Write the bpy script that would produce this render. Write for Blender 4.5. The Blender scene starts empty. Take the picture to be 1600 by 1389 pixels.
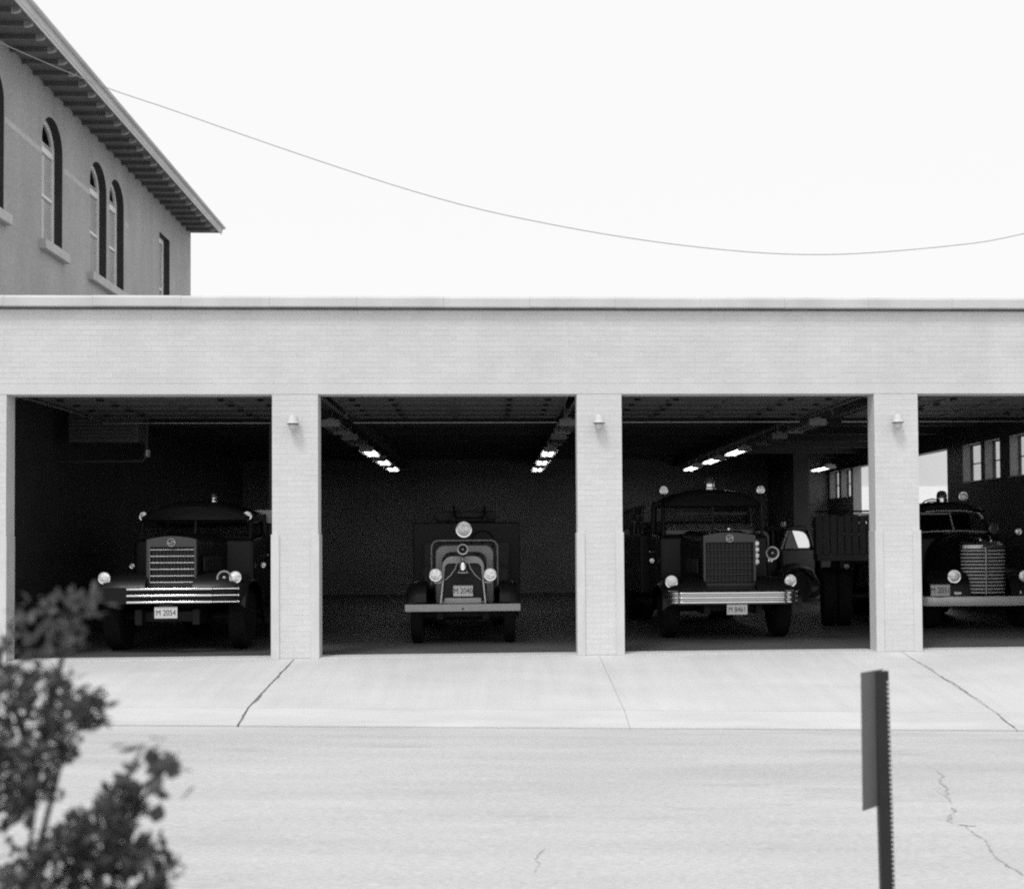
import bpy, bmesh, math, random
from mathutils import Vector, Matrix
R = math.radians
random.seed(7)
scene = bpy.context.scene
COL = scene.collection

# ------------------------------------------------------------------ camera
YAW, PITCH, ROLL = 0.0494849, 0.0261164, -0.0071093
CAM = Vector((0.0, -17.0, 1.6356))
fw = Vector((math.sin(YAW) * math.cos(PITCH), math.cos(YAW) * math.cos(PITCH), math.sin(PITCH)))
rt = Vector((math.cos(YAW), -math.sin(YAW), 0))
up = rt.cross(fw)
rt2 = rt * math.cos(ROLL) + up * math.sin(ROLL)
up2 = -rt * math.sin(ROLL) + up * math.cos(ROLL)
cd = bpy.data.cameras.new('camera')
cam = bpy.data.objects.new('camera', cd)
COL.objects.link(cam)
m = Matrix((rt2, up2, -fw)).transposed().to_4x4()
m.translation = CAM
cam.matrix_world = m
cd.sensor_fit = 'HORIZONTAL'
cd.sensor_width = 36.0
cd.lens = 1870.0 / 1600 * 36.0
cd.shift_x = (800 - 859.42) / 1600
cd.shift_y = (795.44 - 694.5) / 1600
cd.clip_start = 0.1
cd.clip_end = 2000
cd.dof.use_dof = True
cd.dof.focus_distance = 17.6
cd.dof.aperture_fstop = 2.6
scene.camera = cam

# ------------------------------------------------------------------ sky, sun, exposure
SUN_EL, SUN_AZ = R(58), math.atan2(-0.45, -0.8)
world = bpy.data.worlds.new('World')
scene.world = world
world.use_nodes = True
nt = world.node_tree
bg = nt.nodes['Background']
sky = nt.nodes.new('ShaderNodeTexSky')
sky.sky_type = 'NISHITA'
sky.sun_disc = False
sky.sun_elevation = SUN_EL
sky.sun_rotation = SUN_AZ
sky.dust_density = 6.0
sky.air_density = 1.0
bw = nt.nodes.new('ShaderNodeRGBToBW')
nt.links.new(sky.outputs[0], bw.inputs[0])
mixs = nt.nodes.new('ShaderNodeMix')          # closed white cloud cover levels the clear-sky gradient
mixs.data_type = 'FLOAT'
mixs.inputs[0].default_value = 0.8
nt.links.new(bw.outputs[0], mixs.inputs[2])
mixs.inputs[3].default_value = 9.0
nt.links.new(mixs.outputs[0], bg.inputs['Color'])
bg.inputs['Strength'].default_value = 0.12
ld = bpy.data.lights.new('sun', 'SUN')
ld.energy = 1.2
ld.angle = R(14)
sun = bpy.data.objects.new('sun', ld)
COL.objects.link(sun)
sd = Vector((math.sin(SUN_AZ) * math.cos(SUN_EL), math.cos(SUN_AZ) * math.cos(SUN_EL), math.sin(SUN_EL)))
sun.rotation_euler = (-sd).to_track_quat('-Z', 'Y').to_euler()
sun.location = (0, -10, 30)
scene.view_settings.view_transform = 'Standard'
scene.view_settings.look = 'None'
scene.view_settings.gamma = 1.0
scene.view_settings.use_curve_mapping = False
scene.view_settings.exposure = 0.07
scene.cycles.use_denoising = False
scene.cycles.filter_width = 2.1
scene.cycles.max_bounces = 8
scene.cycles.diffuse_bounces = 5
scene.cycles.sample_clamp_indirect = 0.5
scene.cycles.caustics_reflective = False
scene.cycles.caustics_refractive = False

# ------------------------------------------------------------------ materials (a black-and-white place: greys only)
MATS = {}
def mat(name, v, rough=0.6, metal=0.0, var=0.0, vscale=3.0, grain=0.0, gscale=60.0, bump=0.0, bscale=40.0, coat=0.0,
        spec=0.5, stretch=(1, 1, 1), world_pos=True, detail=6.0, island=0.0, streak=0.0, sscale=(3, 3, .3), spots=0.0, spscale=2.0):
    if name in MATS: return MATS[name]
    M = bpy.data.materials.new(name); M.use_nodes = True
    t = M.node_tree; b = t.nodes['Principled BSDF']
    b.inputs['Base Color'].default_value = (v, v, v, 1)
    b.inputs['Roughness'].default_value = rough
    b.inputs['Metallic'].default_value = metal
    b.inputs['Specular IOR Level'].default_value = spec
    b.inputs['Coat Weight'].default_value = coat
    b.inputs['Coat Roughness'].default_value = 0.08
    if var or grain or bump or island or streak or spots:
        if world_pos:
            g = t.nodes.new('ShaderNodeNewGeometry'); src = g.outputs['Position']
        else:
            g = t.nodes.new('ShaderNodeTexCoord'); src = g.outputs['Object']
        mp = t.nodes.new('ShaderNodeMapping'); mp.inputs['Scale'].default_value = stretch
        t.links.new(src, mp.inputs[0]); vec = mp.outputs[0]
        fac = None
        def noise(sc, amt, det):
            n = t.nodes.new('ShaderNodeTexNoise'); n.inputs['Scale'].default_value = sc; n.inputs['Detail'].default_value = det
            t.links.new(vec, n.inputs['Vector'])
            r = t.nodes.new('ShaderNodeMapRange')
            r.inputs[1].default_value = 0.25; r.inputs[2].default_value = 0.75
            r.inputs[3].default_value = 1 - amt; r.inputs[4].default_value = 1 + amt
            t.links.new(n.outputs[0], r.inputs[0]); return r.outputs[0]
        def mul(a, c):
            if a is None: return c
            n = t.nodes.new('ShaderNodeMath'); n.operation = 'MULTIPLY'
            t.links.new(a, n.inputs[0]); t.links.new(c, n.inputs[1]); return n.outputs[0]
        if var: fac = mul(fac, noise(vscale, var, detail))
        if grain: fac = mul(fac, noise(gscale, grain, 2.0))
        if streak:
            m2 = t.nodes.new('ShaderNodeMapping'); m2.inputs['Scale'].default_value = sscale
            t.links.new(src, m2.inputs[0]); keep = vec; vec = m2.outputs[0]
            fac = mul(fac, noise(1.0, streak, 5.0)); vec = keep
        if spots:
            n = t.nodes.new('ShaderNodeTexNoise'); n.inputs['Scale'].default_value = spscale; n.inputs['Detail'].default_value = 5
            n.inputs['Roughness'].default_value = .65
            t.links.new(vec, n.inputs['Vector'])
            rr = t.nodes.new('ShaderNodeMapRange'); rr.inputs[1].default_value = .60; rr.inputs[2].default_value = .72
            rr.inputs[3].default_value = 1; rr.inputs[4].default_value = 1 - spots
            t.links.new(n.outputs[0], rr.inputs[0]); fac = mul(fac, rr.outputs[0])
        if island:
            gi = t.nodes.new('ShaderNodeNewGeometry')
            r = t.nodes.new('ShaderNodeMapRange'); r.inputs[3].default_value = 1 - island; r.inputs[4].default_value = 1 + island * .6
            t.links.new(gi.outputs['Random Per Island'], r.inputs[0]); fac = mul(fac, r.outputs[0])
        if fac is not None:
            n = t.nodes.new('ShaderNodeMath'); n.operation = 'MULTIPLY'; n.use_clamp = True
            n.inputs[1].default_value = v; t.links.new(fac, n.inputs[0])
            c = t.nodes.new('ShaderNodeCombineColor')
            for i in range(3): t.links.new(n.outputs[0], c.inputs[i])
            t.links.new(c.outputs[0], b.inputs['Base Color'])
        if bump:
            nb = t.nodes.new('ShaderNodeTexNoise'); nb.inputs['Scale'].default_value = bscale; nb.inputs['Detail'].default_value = 4
            t.links.new(vec, nb.inputs['Vector'])
            bb = t.nodes.new('ShaderNodeBump'); bb.inputs['Strength'].default_value = bump; bb.inputs['Distance'].default_value = 0.02
            t.links.new(nb.outputs[0], bb.inputs['Height']); t.links.new(bb.outputs[0], b.inputs['Normal'])
    MATS[name] = M
    return M
def emit(name, v):
    M = bpy.data.materials.new(name); M.use_nodes = True
    b = M.node_tree.nodes['Principled BSDF']
    b.inputs['Base Color'].default_value = (.8, .8, .8, 1)
    b.inputs['Emission Color'].default_value = (1, 1, 1, 1); b.inputs['Emission Strength'].default_value = v
    return M
def pane_mat(name, tint, gloss):
    M = bpy.data.materials.new(name); M.use_nodes = True
    t = M.node_tree; t.nodes.clear()
    o = t.nodes.new('ShaderNodeOutputMaterial'); mx = t.nodes.new('ShaderNodeMixShader')
    tr = t.nodes.new('ShaderNodeBsdfTransparent'); tr.inputs[0].default_value = (tint, tint, tint, 1)
    gl = t.nodes.new('ShaderNodeBsdfGlossy'); gl.inputs['Roughness'].default_value = 0.04
    gl.inputs[0].default_value = (.9, .9, .9, 1)
    lw = t.nodes.new('ShaderNodeLayerWeight'); lw.inputs[0].default_value = 0.5
    pw = t.nodes.new('ShaderNodeMath'); pw.operation = 'POWER'; pw.inputs[1].default_value = 4.0
    ad = t.nodes.new('ShaderNodeMath'); ad.operation = 'MULTIPLY_ADD'; ad.inputs[1].default_value = gloss; ad.inputs[2].default_value = .05
    t.links.new(lw.outputs['Facing'], pw.inputs[0]); t.links.new(pw.outputs[0], ad.inputs[0])
    t.links.new(ad.outputs[0], mx.inputs[0]); t.links.new(tr.outputs[0], mx.inputs[1]); t.links.new(gl.outputs[0], mx.inputs[2])
    t.links.new(mx.outputs[0], o.inputs[0]); return M
M_BRICK = mat('white_painted_brick', .68, .75, streak=.035, sscale=(2.2, 1, .35), spots=.03, spscale=1.7, var=.06, vscale=1.1, grain=.05, gscale=25, bump=.12, bscale=45, island=.035)
M_WALLCORE = mat('white_mortar', .65, .85, var=.06, vscale=1.5, bump=.15, bscale=30)
M_PAINT = mat('white_guard_paint', .66, .5, var=.06, vscale=4, streak=.06, sscale=(8, 8, 1))
M_COPING = mat('pale_coping', .62, .6, var=.14, vscale=1.4, stretch=(1, 1, .3), bump=.1, bscale=25)
M_APRON = mat('pale_concrete', .615, .85, spots=.10, spscale=.8, streak=.05, sscale=(6, .5, 1), var=.07, vscale=.9, grain=.05, gscale=70, bump=.2, bscale=80, stretch=(.6, 1.6, 1))
M_RAMP = mat('kerb_concrete', .59, .85, var=.12, vscale=1.6, grain=.06, gscale=70, bump=.2, bscale=70, stretch=(.5, 2, 1))
M_GUTTER = mat('gutter_concrete', .54, .9, var=.14, vscale=1.2, grain=.08, gscale=70, bump=.3, bscale=90, stretch=(.4, 2, 1))
M_ROAD = mat('street_concrete', .525, .9, spots=.16, spscale=1.1, streak=.07, sscale=(.25, 2.6, 1), var=.10, vscale=.7, grain=.16, gscale=45, bump=.35, bscale=110, stretch=(.45, 1.5, 1), detail=9)
M_TAR = mat('crack_tar', .39, .8, var=.4, vscale=14)
M_JOINT = mat('joint_filler', .20, .9, var=.3, vscale=8)
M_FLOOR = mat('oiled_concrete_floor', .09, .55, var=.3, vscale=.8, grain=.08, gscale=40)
M_DARKWALL = mat('dark_wall_paint', .06, .7, var=.2, vscale=1.5)  # one even dark tone for the window wall and pier
M_REARWALL = mat('shaded_rear_paint', .25, .8, var=.2, vscale=.7)  # darker copy for the rear wall, shade put into the colour
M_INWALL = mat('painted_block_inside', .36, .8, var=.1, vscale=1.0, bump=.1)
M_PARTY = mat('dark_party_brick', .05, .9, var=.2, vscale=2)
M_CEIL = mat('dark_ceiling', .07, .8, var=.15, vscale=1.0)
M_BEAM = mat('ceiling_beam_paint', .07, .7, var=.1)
M_DOOR = mat('raised_door_wood', .12, .55, var=.12, vscale=3)
M_STEEL = mat('galvanised_steel', .40, .4, metal=.7, var=.12, vscale=8)
M_GLASS = pane_mat('window_glass', .95, .5)
M_WSHIELD = pane_mat('windshield_glass', .6, .4)
M_TAN = mat('tan_stucco', .40, .9, streak=.10, sscale=(2, 2, .5), spots=.15, spscale=1.2, var=.10, vscale=.9, grain=.12, gscale=14, bump=.6, bscale=22)
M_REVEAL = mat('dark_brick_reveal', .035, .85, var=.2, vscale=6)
M_SASH = mat('white_window_sash', .85, .5, var=.06)
M_STONE = mat('pale_stone', .50, .8, var=.14, vscale=5, bump=.25, bscale=25)
M_SHADE = mat('drawn_window_shade', .55, .7, var=.1, vscale=3)
M_SOFFIT = mat('dark_soffit_wood', .15, .8, var=.2, vscale=4)
M_TAIL = mat('bracket_wood', .40, .7, var=.15, vscale=6)
M_FASCIA = mat('weathered_gutter', .60, .6, var=.15, vscale=3, stretch=(1, .4, 1))
M_TILE = mat('roof_tile', .16, .8, var=.2, vscale=5, bump=.3)
M_RED = mat('dark_fire_paint', .010, .42, coat=.05, spec=.22, var=.1, vscale=4, world_pos=False)
M_MAROON = mat('dull_dark_paint', .018, .5, coat=.04, spec=.25, var=.15, vscale=4, world_pos=False)
M_GREYPAINT = mat('pale_cowl_paint', .045, .35, coat=.3, var=.08, vscale=5, world_pos=False)
M_BLACK = mat('black_metal', .008, .6, spec=.2)
M_RUBBER = mat('tyre_rubber', .010, .85, spec=.2, var=.2, vscale=15, world_pos=False)
M_CHROME = mat('chrome', .84, .14, metal=1.0, var=.05, vscale=9, world_pos=False)
M_DULLCHROME = mat('dull_nickel', .42, .3, metal=.9, var=.15, vscale=9, world_pos=False)
M_PLANK = mat('pale_bumper_plank', .34, .5, var=.12, vscale=6, world_pos=False)
M_SILVER = mat('silver_bumper_paint', .62, .35, metal=.2, var=.06, vscale=5, world_pos=False)
M_LENS = mat('headlight_lens', .90, .33, metal=.65, var=.4, vscale=22, world_pos=False, bump=.6, bscale=30)
M_DARKLENS = mat('dark_lens', .10, .15, coat=.5)
M_PLATE = mat('number_plate_paint', .62, .5, var=.05, world_pos=False)
M_INK = mat('plate_ink', .05, .6)
M_CORE = mat('radiator_core', .018, .6)
M_WOOD = mat('old_wood', .022, .7, var=.25, vscale=6, stretch=(1, 1, .3), world_pos=False)
M_CANVAS = mat('hose_canvas', .06, .9, var=.2, vscale=9, world_pos=False)
M_TUBE = emit('lit_tube', 6.5)
M_DEADTUBE = mat('unlit_tube', .35, .5)
M_UNLIT_ENAMEL = mat('dimmed_unlit_enamel', .30, .6)  # fixture enamel darkened to look unlit
M_REFLECT = mat('fixture_enamel', .75, .35)
M_GLOBE = mat('milk_globe', .52, .25, coat=.3)
M_MIRROR_PANE = mat('mirrored_side_pane', .85, .08, metal=.9)
M_HOOD = mat('lamp_hood_enamel', .66, .35)
M_RIM_SHADOW = mat('lamp_rim_and_coping_shadow', .14, .5, var=.35, vscale=3)
M_SIGNBACK = mat('sign_back_aluminium', .17, .45, metal=.3, var=.08, vscale=12, world_pos=False)
M_POST = mat('green_sign_post', .03, .5, var=.15, vscale=20, world_pos=False)
def leaf_mat():
    M = mat('leaf', .12, .5, island=.65, spec=.35); t = M.node_tree
    b = t.nodes['Principled BSDF']; o = t.nodes['Material Output']
    mx = t.nodes.new('ShaderNodeMixShader'); mx.inputs[0].default_value = .4
    tl = t.nodes.new('ShaderNodeBsdfTranslucent'); tl.inputs[0].default_value = (.17, .17, .17, 1)
    t.links.new(b.outputs[0], mx.inputs[1]); t.links.new(tl.outputs[0], mx.inputs[2]); t.links.new(mx.outputs[0], o.inputs[0])
    return M
M_LEAF = leaf_mat()
M_BARK = mat('bark', .06, .9, var=.3, vscale=20)
M_GRASS = mat('verge_soil', .09, .95, var=.3, vscale=5, bump=.5)
M_WIRE = mat('wire_insulation', .28, .7)
M_PALE = mat('pale_far_wall', .60, .8, var=.07, vscale=.5)
M_PALEW = mat('white_far_wall', .82, .7, var=.03)
M_GROUND = mat('ground_dirt', .16, .95, var=.2, vscale=.1)
M_YARD = mat('yard_concrete', .55, .85, var=.08, vscale=.6)
M_HEATER = mat('heater_enamel', .10, .45, var=.1)
M_ROOF = mat('roof_gravel', .35, .9, var=.2, vscale=8)

# ------------------------------------------------------------------ mesh helpers
class MB:
    def __init__(s): s.v = []; s.f = []
    def add(s, vs, fs):
        o = len(s.v); s.v += [tuple(p) for p in vs]; s.f += [tuple(i + o for i in q) for q in fs]; return s
    def box(s, x0, x1, y0, y1, z0, z1):
        return s.add([(x0, y0, z0), (x1, y0, z0), (x1, y1, z0), (x0, y1, z0), (x0, y0, z1), (x1, y0, z1), (x1, y1, z1), (x0, y1, z1)],
                     [(0, 3, 2, 1), (4, 5, 6, 7), (0, 1, 5, 4), (1, 2, 6, 5), (2, 3, 7, 6), (3, 0, 4, 7)])
    def quad(s, a, b, c, d): return s.add([a, b, c, d], [(0, 1, 2, 3)])
    def loft(s, secs, cap=True, closed=True):
        n = len(secs[0]); vs = [p for q in secs for p in q]; fs = []
        for i in range(len(secs) - 1):
            for j in range(n if closed else n - 1):
                k = (j + 1) % n
                fs.append((i * n + j, i * n + k, (i + 1) * n + k, (i + 1) * n + j))
        if cap and closed:
            fs.append(tuple(range(n - 1, -1, -1))); fs.append(tuple((len(secs) - 1) * n + j for j in range(n)))
        return s.add(vs, fs)
    def tube(s, pts, r, n=8, closed=False):
        pts = [Vector(p) for p in pts]; secs = []
        ref = None
        for i, p in enumerate(pts):
            if closed: d = pts[(i + 1) % len(pts)] - pts[i - 1]
            else: d = pts[min(i + 1, len(pts) - 1)] - pts[max(i - 1, 0)]
            d.normalize()
            if ref is None:
                a = Vector((0, 0, 1)) if abs(d.z) < .9 else Vector((1, 0, 0)); ref = d.cross(a).normalized()
            ref = (ref - d * ref.dot(d)).normalized(); b = d.cross(ref)
            rr = r[i] if isinstance(r, (list, tuple)) else r
            secs.append([p + ref * (rr * math.cos(t * math.tau / n)) + b * (rr * math.sin(t * math.tau / n)) for t in range(n)])
        if closed: secs.append(secs[0])
        return s.loft(secs, cap=not closed)
    def cyl(s, a, b, r, r2=None, n=16): return s.tube([a, b], [r, r if r2 is None else r2], n)
    def lathe(s, prof, org, axis, n=24, ring=False):
        """prof: (radius, distance along axis)"""
        axis = Vector(axis).normalized(); org = Vector(org)
        a = Vector((0, 0, 1)) if abs(axis.z) < .9 else Vector((1, 0, 0)); u = axis.cross(a).normalized(); w = axis.cross(u)
        secs = [[org + axis * h + u * (max(r, .0005) * math.cos(t * math.tau / n)) + w * (max(r, .0005) * math.sin(t * math.tau / n)) for t in range(n)] for r, h in prof]
        if ring: secs.append(secs[0])
        return s.loft(secs, cap=not ring)
    def prism_x(s, poly, x0, x1):
        return s.loft([[(x0, y, z) for y, z in poly], [(x1, y, z) for y, z in poly]])
    def prism_y(s, poly, y0, y1):
        return s.loft([[(x, y0, z) for x, z in poly], [(x, y1, z) for x, z in poly]])
    def mesh(s, name, smooth=None):
        me = bpy.data.meshes.new(name); me.from_pydata(s.v, [], s.f)
        bm = bmesh.new(); bm.from_mesh(me)
        bmesh.ops.recalc_face_normals(bm, faces=bm.faces)
        if smooth is not None:
            for f in bm.faces: f.smooth = True
            for e in bm.edges:
                if len(e.link_faces) == 2 and e.calc_face_angle(0) > R(smooth): e.smooth = False
        bm.to_mesh(me); bm.free(); return me
    def build(s, name, M, parent=None, smooth=None, bevel=0, seg=2, kind=None, loc=None):
        o = bpy.data.objects.new(name, s.mesh(name, smooth)); COL.objects.link(o)
        o.data.materials.append(M)
        if parent: o.parent = parent
        if loc is not None: o.location = loc
        if bevel:
            b = o.modifiers.new('bevel', 'BEVEL'); b.width = bevel; b.segments = seg; b.limit_method = 'ANGLE'; b.angle_limit = R(35)
            if seg > 2:
                for p in o.data.polygons: p.use_smooth = True
        if kind: o['kind'] = kind
        return o
def thing(name, label, cat, loc=(0, 0, 0), group=None, rz=0):
    o = bpy.data.objects.new(name, None); COL.objects.link(o); o.location = loc; o.rotation_euler = (0, 0, rz)
    o.empty_display_size = .2
    return tag(o, label, cat, group)
def tag(o, label, cat, group=None):
    o['label'] = label; o['category'] = cat
    if group: o['group'] = group
    return o
def link(name, me, parent=None, loc=(0, 0, 0), rot=(0, 0, 0)):
    o = bpy.data.objects.new(name, me); COL.objects.link(o); o.parent = parent; o.location = loc; o.rotation_euler = rot; return o
def box(name, M, parent, x0, x1, y0, y1, z0, z1, bevel=0, seg=2):
    return MB().box(x0, x1, y0, y1, z0, z1).build(name, M, parent, bevel=bevel, seg=seg)
def rrect(w, z0, z1, r, n=6, rb=None):
    """outline of a rounded rectangle in (x, z), half width w"""
    rb = r if rb is None else rb; out = []
    for cx, cz, rr, a0 in ((w - r, z1 - r, r, 0), (-w + r, z1 - r, r, 90), (-w + rb, z0 + rb, rb, 180), (w - rb, z0 + rb, rb, 270)):
        for k in range(n + 1):
            a = R(a0 + 90 * k / n); out.append((cx + rr * math.cos(a), cz + rr * math.sin(a)))
    return out
def text(body, size, parent, loc, M, sx=1.0):
    c = bpy.data.curves.new('lettering', 'FONT'); c.body = body; c.size = size; c.align_x = 'CENTER'; c.align_y = 'CENTER'; c.extrude = .001
    tmp = bpy.data.objects.new('lettering_source', c); COL.objects.link(tmp)
    bpy.context.view_layer.update()
    me = bpy.data.meshes.new_from_object(tmp.evaluated_get(bpy.context.evaluated_depsgraph_get()))
    bpy.data.objects.remove(tmp); bpy.data.curves.remove(c)
    me.materials.clear(); me.materials.append(M)
    o = link('lettering', me, parent, loc, (R(90), 0, 0)); o.scale = (sx, 1, 1)
    return o

# ------------------------------------------------------------------ ground, street, pavement
SL = -.0207
def slope(x): return SL * max(-16, min(16, x))
XS = [-70, -40, -16, -8, -2.764, 1.524, 5.895, 10.2, 16, 40, 70]
def strip(name, prof, M, th, xs, kind='structure', gap=0, sub=1):
    """prof: list of (y, z at x=0, how much of the cross fall it takes)"""
    mb = MB(); xx = []
    for a, b in zip(xs[:-1], xs[1:]): xx += [a + (b - a) * k / sub for k in range(sub)]
    xx.append(xs[-1])
    secs = []
    for x in xx:
        topv = [(x, y, z + slope(x) * k) for y, z, k in prof]
        secs.append(topv + [(x, y, z + slope(x) * k - th) for y, z, k in reversed(prof)])
    mb.loft(secs)
    o = mb.build(name, M); 
    if kind: o['kind'] = kind
    return o
g = MB().quad((-900, -900, -1.25), (900, -900, -1.25), (900, 900, -1.25), (-900, 900, -1.25)).build('ground', M_GROUND); g['kind'] = 'structure'
strip('road', [(-11.2, -.44, 1), (-8, -.405, 1), (-5.2, -.415, 1), (-4.22, -.436, 1)], M_ROAD, .25, XS, sub=4)
strip('gutter', [(-4.21, -.437, 1), (-3.77, -.424, 1)], M_GUTTER, .22, XS, sub=4)
# pavement: slabs with open joints over dark filler, then a dropped kerb ramp
bed = strip('pavement', [(-3.74, -.45, 1), (-3.2, -.325, 1), (.0, -.03, 0)], M_JOINT, .3, [-70, -40, -16, -8, -2.764, 1.524, 5.895, 10.2, 16, 40, 70])
JG = {-2.764: .012, 1.524: .0025, 5.895: .007}
for a, b in zip(XS[:-1], XS[1:]):
    a2, b2 = a + JG.get(a, .003), b - JG.get(b, .003)
    s1 = strip('slab', [(-3.197, -.2935, 1), (-.012, .0, 0)], M_APRON, .14, [a2, b2], kind=None); s1.parent = bed
    s2 = strip('kerb_ramp', [(-3.757, -.407, 1), (-3.62, -.385, 1), (-3.204, -.2945, 1)], M_RAMP, .12, [a2, b2], kind=None); s2.parent = bed
strip('verge_kerb', [(-11.38, -.30, 1), (-11.21, -.30, 1)], M_RAMP, .3, XS, sub=2)
strip('verge', [(-40, -.25, 1), (-11.39, -.31, 1)], M_GRASS, .3, XS, sub=2)
# cracks in the street: tar-filled, laid just proud of the surface
def road_z(x, y):
    P = [(-11.2, -.44), (-8, -.405), (-5.2, -.415), (-4.22, -.436)]
    for (a, za), (b, zb) in zip(P[:-1], P[1:]):
        if a <= y <= b: return za + (zb - za) * (y - a) / (b - a) + slope(x)
    return -.44 + slope(x)
ROAD = bpy.data.objects['road']
def crack(pts, w, seed, parent=None, zf=road_z, jit=.13, name='crack', M=None):
    rnd = random.Random(seed); path = [Vector((x, y)) for x, y in pts]
    while max((b - a).length for a, b in zip(path[:-1], path[1:])) > .02:      # midpoint displacement
        out = [path[0]]
        for a, b in zip(path[:-1], path[1:]):
            d = b - a; nrm = Vector((-d.y, d.x))
            out += [(a + b) / 2 + nrm * rnd.gauss(0, jit * .45), b]
        path = out
    mb = MB(); L, Rr = [], []; ww = w
    for i, p in enumerate(path):
        ww = max(w * .12, min(w * 1.5, ww + rnd.gauss(0, w * .18)))
        e = min(1, 6 * i / len(path), 6 * (len(path) - 1 - i) / len(path)) 
        z = zf(p.x, p.y) + .004
        L.append((p.x - ww * e, p.y, z)); Rr.append((p.x + ww * e, p.y, z))
    for i in range(len(path) - 1): mb.quad(L[i], Rr[i], Rr[i + 1], L[i + 1])
    return mb.build(name, M or M_TAR, parent or ROAD)
crack([(4.08, -6.1), (3.88, -6.75), (3.78, -7.15), (3.62, -7.65)], .007, 1)
crack([(3.84, -6.9), (3.72, -7.0), (3.70, -7.2), (3.74, -7.3)], .004, 21)
crack([(3.60, -7.7), (3.47, -8.0), (3.40, -8.25)], .011, 2)
crack([(3.46, -8.3), (3.44, -8.6), (3.38, -8.95), (3.33, -9.4), (3.2, -10.2)], .007, 3)
crack([(3.43, -8.28), (3.50, -8.33), (3.57, -8.30)], .02, 4)
crack([(.35, -8.9), (.30, -9.3), (.28, -9.6)], .003, 5)
crack([(4.6, -6.35), (5.2, -6.15), (5.5, -6.0), (6.3, -5.9)], .004, 6)
crack([(-1.2, -6.0), (-.6, -6.15), (.3, -6.1), (1.1, -6.25)], .003, 7)
PAV = bpy.data.objects['pavement']
def slab_z(x, y):
    if y > -3.2: return (-.2935 + slope(x)) * (y + .012) / (-3.197 + .012)
    if y > -3.62: return -.2945 + slope(x) + (-.385 + .2945) * (y + 3.204) / (-3.62 + 3.204)
    return -.385 + slope(x) + (-.407 + .385) * (y + 3.62) / (-3.757 + 3.62)
crack([(-2.764, -.05), (-2.77, -1.6), (-2.764, -3.19), (-2.764, -3.6), (-2.764, -3.75)], .009, 31, PAV, slab_z, .045, 'joint_dirt', M_JOINT)
crack([(5.895, -.05), (5.9, -1.6), (5.895, -3.19), (5.895, -3.6), (5.895, -3.75)], .008, 32, PAV, slab_z, .07, 'joint_dirt', M_JOINT)
crack([(3.6, -1.0), (3.75, -1.9), (4.05, -2.7), (4.3, -3.15)], .0025, 33, PAV, slab_z, .2)

# ------------------------------------------------------------------ fire station
FS = thing('fire_station', 'long low white painted brick fire station with four open vehicle bays', 'building')
X0, PT, BW = -6.738, 4.307, 3.666
XL, XRT = -7.95, 10.95
ZO, ZT = 3.722, 4.945
bays = [(X0 + k * PT, X0 + k * PT + BW) for k in range(4)]
pill = [(XL, bays[0][0])] + [(bays[k][1], bays[k + 1][0]) for k in range(3)] + [(bays[3][1], XRT)]
ZLINT = ZO + .15
def bricks(x0, x1, z0, z1, y, parent, course=.0755, blen=.2135, gap=.0045, proud=.0016, seed=0, vgap=.002):
    rnd = random.Random(seed); mb = MB(); z = z0; row = 0
    while z < z1 - .02:
        zt = min(z + course - gap, z1)
        x = x0 - (blen / 2 if row % 2 else 0)
        while x < x1 - .01:
            a, b = max(x, x0), min(x + blen - vgap, x1)
            if b - a > .015:
                p = proud + rnd.uniform(-.0008, .0008)
                mb.add([(a, y - p, z), (b, y - p, z), (b, y - p, zt), (a, y - p, zt), (a, y + .004, z), (b, y + .004, z), (b, y + .004, zt), (a, y + .004, zt)],
                       [(0, 1, 2, 3), (3, 2, 6, 7), (1, 5, 6, 2), (0, 3, 7, 4), (0, 4, 5, 1)])
            x += blen
        z += course; row += 1
    return mb.build('brickwork', M_BRICK, parent, kind='stuff')
hw = box('facade_wall', M_WALLCORE, FS, XL, XRT, .004, .30, ZLINT + .003, ZT)
bricks(XL, XRT, ZLINT + .003, ZT, 0.004, hw, seed=1)
box('lintel', M_BRICK, FS, XL, XRT, -.001, .30, ZO, ZLINT, bevel=.004)
for k, (a, b) in enumerate(pill):
    p = box('pillar', M_WALLCORE, FS, a, b, .004, .30, -.9, ZO - .002)
    bricks(a, b, 0.01, ZO - .004, .004, p, seed=10 + k)
    mb = MB()
    for s, e in ((a, 1), (b, -1)):
        if k in (0,) and e == 1 or k == 4 and e == -1: continue
        g = MB().box(min(s - e * .016, s + e * .10), max(s - e * .016, s + e * .10), -.018, .285, .0, 1.745)
        g.build('corner_guard', M_PAINT, p, bevel=.006)
# coping: separate stones with a drip shadow under the nose
x = XL - .02; k = 0
while x < XRT:
    b = min(x + 1.22, XRT + .02)
    dz = random.uniform(-.003, .003)
    mb = MB().loft([[(xx, y, z + dz) for y, z in ((-.11, ZT + .005), (-.11, ZT + .12), (-.085, ZT + .155), (.36, ZT + .17), (.36, ZT + .005))] for xx in (x + .0006, b - .0006)])
    mb.build('coping_stone', M_COPING, FS, bevel=.003); x = b
box('coping_shadow_strip', M_RIM_SHADOW, FS, XL, XRT, -.012, .32, ZT - .03, ZT + .004)  # dark strip standing in for the shadow line under the coping
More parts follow.
